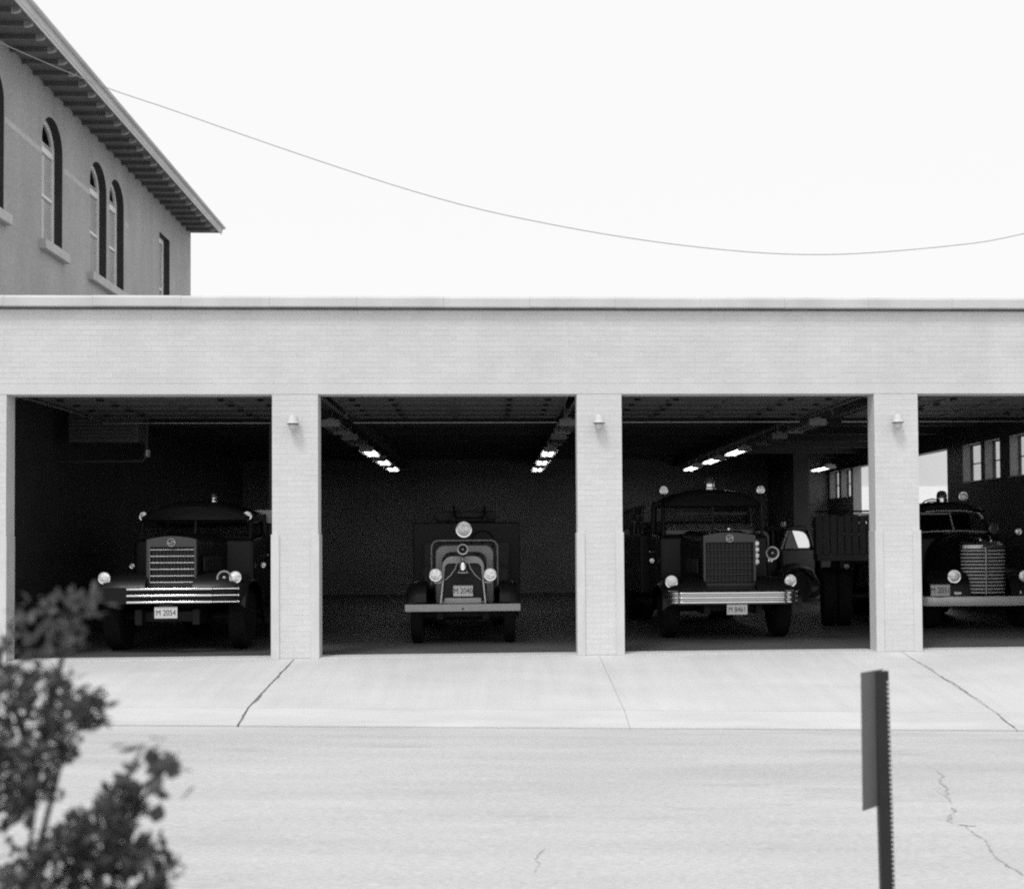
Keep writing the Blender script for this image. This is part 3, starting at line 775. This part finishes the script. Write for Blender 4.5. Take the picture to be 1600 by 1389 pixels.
    for e in (-1, 1):
        for k in range(3):
            MB().box(*sorted((e * 1.12, e * 1.135)), 3.35 + k * 1.4, 4.6 + k * 1.4, 1.15, 1.68).build('locker_door', M_RED, bd, bevel=.004)
        L = MB()
        for zz in (1.9, 2.25): L.box(e * 1.02 - .02, e * 1.02 + .02, 3.3, 7.5, zz - .035, zz + .035)
        for k in range(12): L.cyl((e * 1.02, 3.5 + k * .34, 1.9), (e * 1.02, 3.5 + k * .34, 2.25), .016, n=6)
        L.build('ladder', M_WOOD, T)
    MB().box(-.85, .85, 3.4, 7.3, 1.751, 1.98).build('folded_hose', M_CANVAS, T, bevel=.05)
    chassis(T, 7.5, .42, .55, ((.98, .5), (5.6, .5)))
    return T
t1 = heavy_engine('black fire engine with three thin chrome bumper bars, in the leftmost bay', (-4.79, .85, 0), 1.12, .965, .083, .735, 1.005, 1.755, .745, .985, True, 1.16, 'M 2054', .025, .617, (.80, 1.11), 2.32,
                  [1.535, 1.438, 1.34, 1.242, 1.142, 1.046], .2, .83, 2.07)
t3 = heavy_engine('dark fire engine with a wide ribbed chrome bumper, in the third bay', (3.90, 2.05, 0), .95, .975, .094, .86, .885, 1.76, .585, .808, False, 1.11, 'M 8461', .03, .512, (.76, 1.40), 2.53,
                  [1.46, 1.36, 1.26, 1.16, 1.06, .96], .02, .86, 2.50)
# extra pieces of the third-bay engine: chrome bonnet vent, mascot, raised hose arms with hanging nozzles
vt = MB().box(.455, .50, .52, .62, 1.20, 1.62).build('bonnet_vent', M_DULLCHROME, t3, bevel=.012)
for k in range(4): MB().box(.452, .515, .508, .519, 1.23 + k * .1, 1.295 + k * .1).build('vent_fin', M_CHROME, vt, bevel=.006)
MB().lathe([(.0, 0), (.03, .01), (.035, .03), (.02, .06), (.0, .075)], (0, .45, 1.775), (0, 0, 1), 12).build('mascot', M_CHROME, t3, smooth=50)
nz = MB().lathe([(.05, 0), (.09, .02), (.1, .1), (.09, .22), (.05, .26)], (-.98, 4.6, 2.0), (0, 0, 1), 12).build('nozzle_rack', M_GREYPAINT, t3, smooth=40)
for k, xx in enumerate((-1.06, -.98, -.90)):
    MB().cyl((xx, 4.55, 2.0), (xx, 4.55, 1.5 + .05 * k), .02, n=8).build('nozzle', M_GREYPAINT, nz, smooth=40)
MB().tube([(-.86, 4.5, 1.98), (-.5, 4.3, 1.7)], .022, 6).build('rack_stay', M_GREYPAINT, t3)
MB().tube([(1.0, 4.5, 2.3), (.75, 4.2, 1.9)], .018, 6).build('rack_stay', M_GREYPAINT, t3)
MB().box(-.62, .62, 1.99, 2.03, 2.06, 2.12).build('sun_visor', M_GREYPAINT, t3, bevel=.01)

# ------------------------------------------------------------------ antique open truck in the second bay
A = thing('antique_fire_truck', 'antique open fire truck with a pale plank bumper and big searchlight', 'fire truck', (-.447, 1.88, 0))
MB().box(-.905, .905, 0, .05, .532, .645).build('bumper', M_PLANK, A, bevel=.006)
for e in (-.33, .33): MB().box(e - .03, e + .03, .051, .6, .54, .62).build('bumper_iron', M_BLACK, A)
MB().cyl((0, -.006, .575), (0, .01, .575), .016, n=12).build('bolt', M_BLACK, A)
MB().box(-.29, .29, .12, .3, .645, .735).build('front_sill', M_PLANK, A, bevel=.015)
# radiator: arched shell narrowing a little at the top
def rad(w0, w1, z0, z1, r, y, n=6):
    out = [(x * (w0 + (w1 - w0) * (z - z0) / (z1 - z0)) / w1, y, z) for x, z in rrect(w1, z0, z1, r, n, .01)]
    return [(x, y, z + .035 * (1 - (x / w1) ** 2) * (1 if z > z1 - r * 1.01 else 0)) for x, y, z in out]
o1, i1 = rad(.355, .325, .645, 1.37, .13, .28), rad(.335, .285, .68, 1.27, .06, .28)
o1b, i1b = [(x, y + .14, z) for x, y, z in o1], [(x, y + .05, z) for x, y, z in i1]
MB().loft([i1b, i1, o1, o1b], cap=False).build('radiator_shell', M_PLANK, A, smooth=40)
core = MB().box(-.33, .33, .335, .36, .66, 1.3).build('radiator_core', M_CORE, A)
for k in range(24):
    x = -.30 + k * .6 / 23; MB().box(x - .003, x + .003, .325, .334, .68, 1.27).build('core_fin', M_BLACK, core)
plate(A, .0, .20, .845, .31, .172, 'M 2040')
MB().box(-.05, .05, .21, .28, .82, .87).build('plate_bracket', M_BLACK, A)
for e in (-1, 1):
    MB().tube([(e * .315, .24, 1.02), (e * .335, .22, .85), (e * .355, .16, .65)], .012, 8).build('front_stay', M_SILVER, A, smooth=50)
    headlight(A, e * .432, .16, 1.10, .092, stalk=(e * .40, .26, 1.01), M=M_LENS)
    MB().tube([(e * .33, .27, .98), (e * .46, .24, .975)], .014, 8).build('lamp_bar', M_SILVER, A, smooth=50)
    MB().tube([(e * .09, .2, 1.30), (e * .12, .17, 1.2), (e * .19, .17, 1.1), (e * .28, .2, 1.02)], .007, 6).build('lamp_cable', M_SILVER, A, smooth=60)
    fp = [(.10, .70), (.16, .86), (.32, .97), (.6, 1.0), (.92, .92), (1.15, .72), (1.35, .5)]
    fender(A, e * .58, e * .90, fp, M_RED)
    wheel(A, e * .74, .62, .43, .19, side=e)
    wheel(A, e * .80, 4.6, .45, .22, dual=True, side=e)
    MB().box(*sorted((e * .5, e * .95)), 1.38, 3.6, .47, .52).build('running_board', M_BLACK, A)
# bell and dark siren on the radiator cap
MB().lathe([(.0, .19), (.035, .185), (.055, .16), (.06, .09), (.065, .05), (.085, .025), (.115, .012), (.115, 0), (.05, 0), (0, .0)], (0, .17, 1.13), (0, 0, 1), 24).build('bell', M_CHROME, A, smooth=40)
MB().tube([(0, .17, 1.32), (0, .2, 1.40), (0, .3, 1.42)], .02, 8).build('bell_bracket', M_DULLCHROME, A, smooth=50)
siren(A, 0, .12, 1.505, .085)
MB().box(-.04, .04, .2, .36, 1.40, 1.46).build('siren_mount', M_BLACK, A)
MB().loft([[(x, .42, z) for x, _, z in o1], loop_at(.36, .68, 1.44, .14, .9, 6, .01), loop_at(.37, .68, 1.455, .15, 1.30, 6, .01)]).build('bonnet', M_MAROON, A, smooth=40)
MB().loft([loop_at(.475, .6, 1.555, .14, 1.301, 6, .01), loop_at(.485, .6, 1.565, .14, 1.36, 6, .01), loop_at(.49, .6, 1.57, .14, 1.75, 6, .01)]).build('cowl', M_PLANK, A, smooth=40)
pts = [(-.555, 1.38, .9)] + [(x, 1.38, z) for x, z in reversed([q for q in rrect(.555, .9, 1.645, .12, 8, .01) if q[1] > 1.4])] + [(.555, 1.38, .9)]
MB().tube(pts, .013, 8).build('windscreen_frame', M_PLANK, A, smooth=60)
headlight(A, -.01, 1.42, 1.83, .124, 'searchlight', depth=.2, stalk=(0, 1.5, 1.57))
MB().tube([(.3 + .2 * math.cos(a * math.tau / 18), 2.0 + .06 * math.sin(a * math.tau / 18), 1.62 + .19 * math.sin(a * math.tau / 18)) for a in range(18)], .014, 6, closed=True).build('steering_wheel', M_BLACK, A, smooth=60)
MB().tube([(.3, 2.0, 1.62), (.3, 1.5, 1.3)], .02, 6).build('steering_column', M_BLACK, A)
MB().box(-.75, .75, 2.3, 2.85, .8, 1.2).build('seat', M_CANVAS, A, bevel=.07, seg=3)
MB().box(-.78, .78, 2.86, 3.0, .8, 1.62).build('seat_back', M_CANVAS, A, bevel=.06, seg=3)
bd = MB().box(-.98, .98, 3.1, 6.6, .72, 1.98).build('hose_body', M_MAROON, A, bevel=.03)
MB().box(-.6, .55, 3.4, 6.3, 1.981, 2.2).build('folded_hose', M_CANVAS, A, bevel=.08, seg=3)
MB().lathe([(.28, -.3), (.28, -.26), (.12, -.25), (.12, .25), (.28, .26), (.28, .3)], (.05, 3.5, 2.02), (1, 0, 0), 20).build('hose_reel', M_RED, A, smooth=30)
chassis(A, 6.3, .36, .52, ((.62, .43), (4.6, .45)))
MB().tube([(-.5, .62, .36), (-.2, .6, .28), (0, .6, .26), (.2, .6, .28), (.5, .62, .36)], .02, 6).build('front_spring', M_BLACK, A)

# ------------------------------------------------------------------ rounded pick-up based fire truck in the fourth bay
B = thing('pumper_truck', 'dark round-nosed fire truck with a tall barred grille, in the rightmost bay', 'fire truck', (8.785, 3.62, 0))
MB().loft([[(x, .06 * (x / 1.2) ** 2 + (.12 * max(0, (abs(x) - 1.05) / .15) ** 2) + a, b) for a, b in ((-.012, .44), (-.022, .47), (-.022, .56), (-.012, .595), (.02, .605), (.02, .43))] for x in [-1.2 + k * .06 for k in range(41)]]).build('bumper', M_SILVER, B, smooth=40)
for e in (-1, 1): MB().box(e * .35 - .03, e * .35 + .03, .03, .5, .47, .56).build('bumper_iron', M_BLACK, B)
plate(B, -.935, -.01, .715, .345, .20, 'M 2051')
MB().box(-1.0, -.86, .0, .04, .6, .64).build('plate_bracket', M_BLACK, B)
# grille: rounded prow of stacked bars
def nose(w, d, y, z, n=14):
    return [(w * math.sin(R(-80 + 160 * k / n)) / math.sin(R(80)), y - d * math.cos(R(-80 + 160 * k / n)), z) for k in range(n + 1)]
gr = MB().loft([nose(.37, .14, .42, .63), nose(.375, .14, .42, 1.43)], closed=False, cap=False).build('grille', M_CORE, B)
for k in range(13):
    z = .655 + k * .062
    MB().tube(nose(.395, .16, .42, z), .0135, 6).build('grille_bar', M_SILVER, gr, smooth=60)
MB().loft([[(x - .014, .235, .62), (x + .014, .235, .62), (x + .014, .28, .62), (x - .014, .28, .62)] if q == 0 else [(x - .014, .235, 1.46), (x + .014, .235, 1.46), (x + .014, .28, 1.46), (x - .014, .28, 1.46)] for q in (0, 1) for x in (0,)]).build('grille_spine', M_CHROME, gr, bevel=.006)
MB().loft([nose(.40, .165, .42, 1.44) + [(.4, .5, 1.44), (-.4, .5, 1.44)], nose(.39, .16, .42, 1.50) + [(.39, .5, 1.50), (-.39, .5, 1.50)], nose(.34, .12, .44, 1.55) + [(.34, .5, 1.56), (-.34, .5, 1.56)]]).build('grille_crown', M_DULLCHROME, B, smooth=40)
MB().box(-.09, .09, .22, .26, 1.455, 1.52).build('name_badge', M_CHROME, B, bevel=.01)
hood = []
for y, w, zt in ((.42, .36, 1.53), (.6, .40, 1.60), (1.1, .5, 1.67), (1.75, .6, 1.70)):
    hood.append([(w * math.cos(R(a)) * (1 if 1 else 1), y, max(.75, .95 + (zt - .95) * math.sin(R(a)) ** .6)) if 0 < a < 180 else (w if a == 0 else -w, y, .7) for a in range(0, 181, 12)])
MB().loft(hood).build('bonnet', M_RED, B, smooth=40)
MB().tube([(.2, .5, 1.57), (.27, .7, 1.63), (.33, .95, 1.66)], .016, 6).build('bonnet_trim', M_CHROME, B, smooth=60)
MB().lathe([(0, 0), (.03, .01), (.025, .05), (0, .09)], (0, .5, 1.57), (0, 0, 1), 10).build('mascot', M_CHROME, B, smooth=50)
for e in (-1, 1):
    fp = [(.06, .58), (.08, .78), (.16, .92), (.34, 1.03), (.62, 1.07), (.95, 1.03), (1.25, .9), (1.5, .68), (1.65, .5)]
    fender(B, e * .36, e * 1.06, fp, M_RED)
    headlight(B, e * .635, .12, .95, .105, stalk=(e * .6, .3, .85), aim=.12)
    MB().box(*sorted((e * .52, e * .66)), .06, .1, .63, .69).build('parking_lamp', M_CHROME, B, bevel=.015)
    wheel(B, e * .86, .85, .46, .24, side=e)
    wheel(B, e * .92, 4.9, .46, .24, dual=True, side=e)
    MB().tube([(e * .70, 1.80, 1.70), (e * .70, 1.86, 1.85), (e * .64, 2.0, 2.08)], .035, 8).build('windscreen_post', M_RED, B, smooth=60)
    MB().tube([(e * .78, 2.95, 1.7), (e * .70, 2.85, 2.1)], .06, 8).build('rear_post', M_RED, B, smooth=60)
    d = MB().box(*sorted((e * .90, e * .915)), 1.9, 2.85, .62, 1.68).build('door', M_RED, B, bevel=.005)
    MB().tube([(e * .915, 2.7, 1.4), (e * .95, 2.7, 1.4), (e * .95, 2.58, 1.4)], .012, 6).build('handle', M_CHROME, d)
MB().prism_x([(1.7, .56), (3.0, .56), (3.0, 1.74), (1.72, 1.71)], -.90, .90).build('cab', M_RED, B, bevel=.12, seg=4)
rs = []
for y, k, dz in ((1.95, .90, -.06), (2.02, .97, -.02), (2.2, 1, 0), (2.75, 1, 0), (3.0, .93, -.05)):
    rs.append([((-.78 + 1.56 * q / 12) * k, y, 2.33 + dz - .15 * abs(-1 + q / 6) ** 2.6) for q in range(13)] + [(.78 * k, y, 2.165), (-.78 * k, y, 2.165)])
MB().loft(rs).build('roof', M_RED, B, smooth=40)
wp = [(-.69, 1.80, 1.735), (-.35, 1.745, 1.755), (0, 1.72, 1.765), (.35, 1.745, 1.755), (.69, 1.80, 1.735), (.70, 1.86, 1.86), (.64, 1.96, 2.06), (.55, 1.97, 2.12), (.3, 1.955, 2.145), (0, 1.945, 2.15), (-.3, 1.955, 2.145), (-.55, 1.97, 2.12), (-.64, 1.96, 2.06), (-.70, 1.86, 1.86)]
ws = MB().tube(wp, .017, 6, closed=True).build('windscreen_frame', M_SILVER, B, smooth=60)
MB().tube([(0, 1.71, 1.765), (0, 1.935, 2.15)], .014, 6).build('divider', M_SILVER, ws)
for s in (-1, 1):
    q = [p for p in wp if p[0] * s >= -.001]
    if s > 0: q = [wp[2], wp[3], wp[4], wp[5], wp[6], wp[7], wp[8], wp[9]]
    else: q = [wp[9], wp[10], wp[11], wp[12], wp[13], wp[0], wp[1], wp[2]]
    MB().add(q, [tuple(range(len(q)))]).build('windscreen', M_WSHIELD, ws)
MB().tube([(-.2, 1.72, 1.715), (0, 1.66, 1.72), (.2, 1.66, 1.715)], .012, 6).build('wiper', M_DULLCHROME, B)
MB().box(-.75, .75, 2.4, 2.85, .85, 1.4).build('bench_seat', M_CANVAS, B, bevel=.06)
MB().box(-.8, .8, 2.94, 2.99, 1.6, 2.1).build('cab_back', M_RED, B)
beacon(B, .0, 2.3, 2.28, .11, .27)
hz = MB()
hz.tube([(-.42, 2.25, 2.29), (-.36, 2.22, 2.35), (-.24, 2.2, 2.385), (-.12, 2.2, 2.37), (-.1, 2.2, 2.3)], .014, 6)
hz.tube([(-.34, 2.3, 2.29), (-.28, 2.28, 2.33), (-.2, 2.28, 2.345), (-.1, 2.28, 2.33)], .012, 6)
hz.build('roof_cable', M_BLACK, B, smooth=60)
headlight(B, .45, 2.35, 2.44, .078, 'spotlight', stalk=(.45, 2.45, 2.2), M=M_LENS, aim=.3)
headlight(B, -.78, 2.3, 2.44, .07, 'spotlight', stalk=(-.6, 2.4, 2.2), M=M_DARKLENS)
headlight(B, .72, 1.6, 1.80, .088, 'round_mirror', stalk=(.66, 1.75, 1.62), M=M_DARKLENS)
headlight(B, 1.15, 1.5, 1.74, .055, 'marker_lamp', stalk=(.72, 1.2, 1.5), aim=.3)
bd = MB().box(-1.05, 1.05, 3.1, 6.4, .62, 1.75).build('hose_body', M_RED, B, bevel=.04)
MB().box(-.85, .85, 3.2, 6.3, 1.751, 1.95).build('folded_hose', M_CANVAS, B, bevel=.06)
chassis(B, 6.2, .40, .52, ((.85, .46), (4.9, .46)))

# ------------------------------------------------------------------ stake-bodied truck parked tail-out behind the third pillar
S = thing('stake_trailer', 'dark slat-sided trailer with big double tyres behind the rightmost pillar', 'trailer', (6.80, 4.6, 0), rz=R(-13))
MB().box(-.82, .82, .0, 1.9, 1.22, 1.34).build('bed', M_WOOD, S, bevel=.01)
for k in range(13):
    x = -.78 + k * 1.56 / 12
    MB().box(x - .059, x + .059, .02, .045 + .006 * (k % 2), 1.341, 2.05 + .01 * (k % 3)).build('slat', M_WOOD, S, bevel=.008)
for z in (1.42, 1.99): MB().box(-.82, .82, .055, .085, z - .05, z + .05).build('rail', M_WOOD, S)
MB().cyl((-.85, .03, 2.13), (.85, .03, 2.13), .016, n=8).build('top_rail', M_BLACK, S, smooth=40)
for e in (-1, 1):
    for k in range(7): MB().box(*sorted((e * .79, e * .82)), .1 + k * .25, .33 + k * .25, 1.341, 2.05).build('slat', M_WOOD, S)
    MB().box(*sorted((e * .821, e * .845)), .1, 1.85, 1.88, 1.98).build('rail', M_WOOD, S)
    wheel(S, e * .60, .6, .55, .27, dual=True, side=e)
    headlight(S, e * .30, -.02, 1.12, .05, 'tail_lamp', depth=.05, M=M_DARKLENS, stalk=(e * .30, .1, 1.22), rim=M_BLACK)
for e in (-.36, .36): MB().box(e - .05, e + .05, .05, 1.9, 1.08, 1.219).build('frame_rail', M_BLACK, S)
for e in (-.30, .30): MB().box(e - .06, e + .06, .5, .7, .5, 1.079).build('spring_hanger', M_BLACK, S)
MB().cyl((-.7, .6, .55), (.7, .6, .55), .07, n=10).build('axle', M_BLACK, S, smooth=40)
MB().tube([(0, 1.6, 1.1), (0, 2.3, .75), (0, 3.0, .5)], .05, 8).build('tongue', M_BLACK, S)
MB().cyl((0, 2.95, 0), (0, 2.95, .5), .03, n=8).build('prop_leg', M_BLACK, S)

# ------------------------------------------------------------------ dark pick-up deep inside, before the side door
K = thing('parked_truck', 'dark truck parked sideways with a mirror-bright side window, deep inside the third bay', 'truck', (5.75, 13.0, 0), rz=R(-60))
MB().box(-.92, .92, .3, .37, .42, .58).build('bumper', M_DULLCHROME, K, bevel=.02)
MB().loft([loop_at(.5, .62, 1.15, .12, .45), loop_at(.56, .62, 1.24, .18, .8), loop_at(.68, .62, 1.34, .2, 1.36)]).build('bonnet', M_MAROON, K, smooth=40)
MB().box(-.42, .42, .42, .449, .66, 1.05).build('grille', M_CORE, K, bevel=.01)
for e in (-1, 1):
    fender(K, e * .48, e * .95, [(1.25, .55), (1.3, .82), (1.5, 1.0), (1.95, 1.04), (2.35, .96), (2.6, .6)], M_MAROON)
    wheel(K, e * .80, 1.95, .41, .22, side=e); wheel(K, e * .80, 4.0, .41, .22, side=e)
    headlight(K, e * .62, .42, .86, .08, M=M_DARKLENS, rim=M_BLACK)
    MB().tube([(e * .76, 1.4, 1.36), (e * .66, 1.74, 1.84)], .026, 8).build('windscreen_post', M_PLANK, K, smooth=50)
    MB().tube([(e * .76, 2.52, 1.35), (e * .66, 2.42, 1.86)], .05, 8).build('rear_post', M_MAROON, K, smooth=50)
    MB().add([(e * .77, 1.52, 1.385), (e * .77, 1.98, 1.385), (e * .665, 1.86, 1.85), (e * .665, 1.80, 1.85)], [(0, 1, 2, 3)]).build('vent_window', M_WSHIELD, K)
    MB().add([(e * .77, 2.0, 1.40), (e * .77, 2.36, 1.40), (e * .76, 2.41, 1.44), (e * .73, 2.41, 1.58), (e * .69, 2.36, 1.73), (e * .673, 2.27, 1.80), (e * .667, 2.12, 1.83), (e * .665, 1.88, 1.84)], [tuple(range(8))]).build('mirrored_side_window', M_MIRROR_PANE, K)  # mirror finish puts the side door's daylight into this pane
    MB().tube([(e * .775, 1.99, 1.38), (e * .67, 1.87, 1.85)], .01, 6).build('window_bar', M_BLACK, K)
MB().box(-.80, .80, 1.37, 2.6, .5, 1.37).build('cab', M_MAROON, K, bevel=.08, seg=3)
MB().loft([loop_at(.64, 1.85, 1.92, .03, 1.70), loop_at(.70, 1.85, 1.97, .05, 1.9), loop_at(.70, 1.85, 1.96, .05, 2.55)]).build('roof', M_MAROON, K, smooth=40)
MB().add([(-.74, 1.41, 1.38), (.74, 1.41, 1.38), (.64, 1.73, 1.85), (-.64, 1.73, 1.85)], [(0, 1, 2, 3)]).build('windscreen', M_WSHIELD, K)
MB().box(-.05, .05, 1.75, 1.83, 1.96, 2.08).build('roof_marker', M_PLATE, K, bevel=.01, loc=(.35, .1, -.01))
MB().box(-.85, .85, 2.7, 4.4, .55, 1.15).build('cargo_bed', M_MAROON, K, bevel=.04)
chassis(K, 4.3, .36, .5, ((1.95, .41), (4.0, .41)))

# ------------------------------------------------------------------ overhead wire across the street
wp = [(-16.5, -6, 10.6), (-8.5, -6, 8.05), (-4.25, -6, 6.11), (-2.77, -6, 5.55), (-.73, -6, 4.87), (.57, -6, 4.56), (1.94, -6, 4.355), (3.1, -6, 4.29), (4.3, -6, 4.375), (5.05, -6, 4.50), (6.2, -6, 4.82), (7.5, -6, 5.3), (11.5, -6, 7.3)]
wv = [Vector(q) for q in wp]; pts = []
for i in range(1, len(wv) - 2):
    for k in range(10):
        t = k / 10; a, b, c, d = wv[i - 1:i + 3]
        pts.append(.5 * (2 * b + (c - a) * t + (2 * a - 5 * b + 4 * c - d) * t * t + (3 * b - a - 3 * c + d) * t ** 3))
tag(MB().tube(pts, .0036, 6).build('overhead_wire', M_WIRE, smooth=60), 'thin dark wire sagging across the white sky above the station', 'wire')

# ------------------------------------------------------------------ sign seen edge-on from behind
G = thing('road_sign', 'narrow road sign on a dark perforated post, seen almost edge-on', 'sign', (1.665, -12.0, -.33))
SG = bpy.data.objects['road_sign']
prof = [(-.029, -.014), (-.029, .018), (-.018, .018), (-.013, -.004), (.013, -.004), (.018, .018), (.029, .018), (.029, -.014)]
post = MB().loft([[(x - .016 * z, y, z) for x, y in prof] for z in (-.28, 1.405)]).build('post', M_POST, G)
me = MB().cyl((.0245, -.0155, 0), (.0245, -.0135, 0), .0062, n=8).mesh('punched_hole'); me.materials.append(M_RAMP)
for k in range(74):
    z = -.1 + k * .02; link('punched_hole', me, post, (-.016 * z, 0, z))
pan = MB().box(-.175, .012, -.0015, .0015, 0, .57).build('sign_panel', M_SIGNBACK, G, bevel=.001)
pan.location = (-.012, .026, .84); pan.rotation_euler = (0, 0, R(44))
for z in (.08, .49):
    MB().lathe([(.009, -.008), (.009, .008), (0, .01)], (-.03, .0, z), (0, 1, 0), 8).build('bolt', M_STEEL, pan)

# ------------------------------------------------------------------ shrub in the near corner
SH = thing('shrub', 'blurred leafy shrub close to the camera in the lower corner', 'shrub', (-.99, -14.8, -.28))
rnd = random.Random(11)
leaf_v = [(0, 0, 0), (.26, .3, .06), (.27, .62, .05), (0, 1.1, -.08), (-.27, .62, .05), (-.26, .3, .06), (0, .5, -.03)]
leaf_f = [(0, 1, 6), (1, 2, 6), (2, 3, 6), (3, 4, 6), (4, 5, 6), (5, 0, 6)]
def leaf_into(mb, c, s, rn):
    a = Matrix.Rotation(rn.uniform(0, 6.28), 3, 'Z') @ Matrix.Rotation(rn.gauss(.5, .7), 3, 'X') @ Matrix.Rotation(rn.gauss(0, .6), 3, 'Y')
    mb.add([Vector(c) + a @ (Vector(v) * s) for v in leaf_v], leaf_f)
# clumps: centre (world x, depth offset, z), radii, leaf count
KS = 0.7333
clumps = [(-1.13, 0.1, 1.44, .08, .07, 40), (-1.05, .15, 1.475, .05, .04, 24), (-1.20, 0, 1.36, .10, .08, 60), (-1.08, .1, 1.39, .06, .05, 24),
          (-1.12, 0, 1.27, .12, .06, 130), (-1.03, 0, 1.215, .08, .045, 85), (-.985, 0, 1.24, .03, .03, 26), (-.99, 0, 1.19, .03, .03, 16), (-1.17, .05, 1.15, .11, .07, 150), (-1.07, -.02, 1.13, .07, .05, 75), (-1.2, 0, 1.03, .10, .10, 170), (-1.12, 0, 1.03, .07, .05, 60),
          (-.925, 0, 1.0, .05, .04, 60), (-.90, 0, .965, .05, .04, 55), (-.98, 0, .945, .06, .04, 60), (-1.04, 0, .90, .08, .05, 110), (-.93, 0, .88, .08, .05, 130), (-.855, 0, .87, .05, .03, 40), (-1.08, 0, .82, .12, .07, 150), (-.9, 0, .80, .10, .06, 140), (-.80, 0, .83, .05, .02, 22), (-.83, 0, .79, .04, .03, 20), (-1.2, 0, .72, .25, .12, 280), (-.95, 0, .66, .2, .12, 240),
          (-1.5, .1, 1.2, .25, .3, 420), (-1.45, .1, .7, .3, .35, 460), (-1.3, .1, .25, .4, .35, 420)]
fo = MB()
for cx, dy, cz, rx, rz, n in clumps:
    for _ in range(int(n * 1.5)):
        while True:
            u = Vector((rnd.uniform(-1, 1), rnd.uniform(-1, 1), rnd.uniform(-1, 1)))
            if u.length < 1: break
        leaf_into(fo, ((cx + u.x * rx + 1.35) * KS, (dy + u.y * max(rx, .12)) * KS, 1.9156 + (cz - 1.6356 + u.z * rz) * KS), rnd.uniform(.017, .029), rnd)
fo.build('foliage', M_LEAF, SH, kind='stuff')
one = MB(); one.add([Vector((v[0] * 1.5, v[1], v[2])) * .036 for v in leaf_v], leaf_f); lm = one.mesh('leaf'); lm.materials.append(M_LEAF)
for x, z in ((-.893, 1.115), (-.905, 1.095), (-.87, 1.13), (-.862, 1.105), (-.845, 1.12), (-.85, 1.145), (-.897, 1.06), (-.885, 1.05), (-.83, 1.095), (-.822, 1.085), (-.792, 1.10), (-.80, 1.085), (-.783, 1.075), (-.84, 1.055), (-.805, 1.055), (-.80, 1.045), (-.79, 1.065), (-.77, 1.09), (-.765, 1.105), (-.815, 1.10), (-.86, 1.08), (-.875, 1.145), (-.80, 1.02), (-.78, .99), (-.81, .985), (-.88, 1.03), (-.865, 1.02), (-.82, 1.03), (-.845, .96), (-.84, .94)):
    link('leaf', lm, SH, ((x + 1.35) * KS, rnd.uniform(-.05, .05), 1.9156 + (z - 1.6356) * KS), (rnd.uniform(-.3, 1.1), rnd.uniform(-.5, .5), rnd.uniform(0, 6.28)))
for q in ([(0, 0, 0), (.05, 0, .5), (.2, 0, 1.0), (.25, .05, 1.55), (.3, .1, 1.74)], [(.02, 0, 0), (.2, 0, .5), (.38, 0, 1.1), (.44, 0, 1.3), (.48, 0, 1.38)], [(.38, 0, 1.1), (.52, 0, 1.33), (.565, 0, 1.375)], [(.2, 0, 1.0), (.3, 0, 1.4), (.38, 0, 1.53)], [(0, 0, 0), (-.1, .1, .7), (-.15, .1, 1.4)], [(.2, 0, .5), (.4, 0, 1.0), (.55, 0, 1.1)], [(.4, 0, 1.2), (.46, .02, 1.36), (.49, .02, 1.42)], [(.44, 0, 1.27), (.53, 0, 1.35), (.58, 0, 1.40)], [(.42, 0, 1.1), (.5, 0, 1.18), (.6, 0, 1.12)], [(.25, .05, 1.5), (.27, .1, 1.66), (.33, .15, 1.78)], [(.22, 0, 1.4), (.16, 0, 1.6), (.12, 0, 1.7)]):
    n = len(q); q = [(x * KS, y * KS, (1.9156 + (z - .28 - 1.6356) * KS) if z > .4 else z) for x, y, z in q]
    MB().tube(q, [.007 * (1 - .8 * k / (n - 1)) for k in range(n)], 6).build('stem', M_BARK, SH, smooth=60)
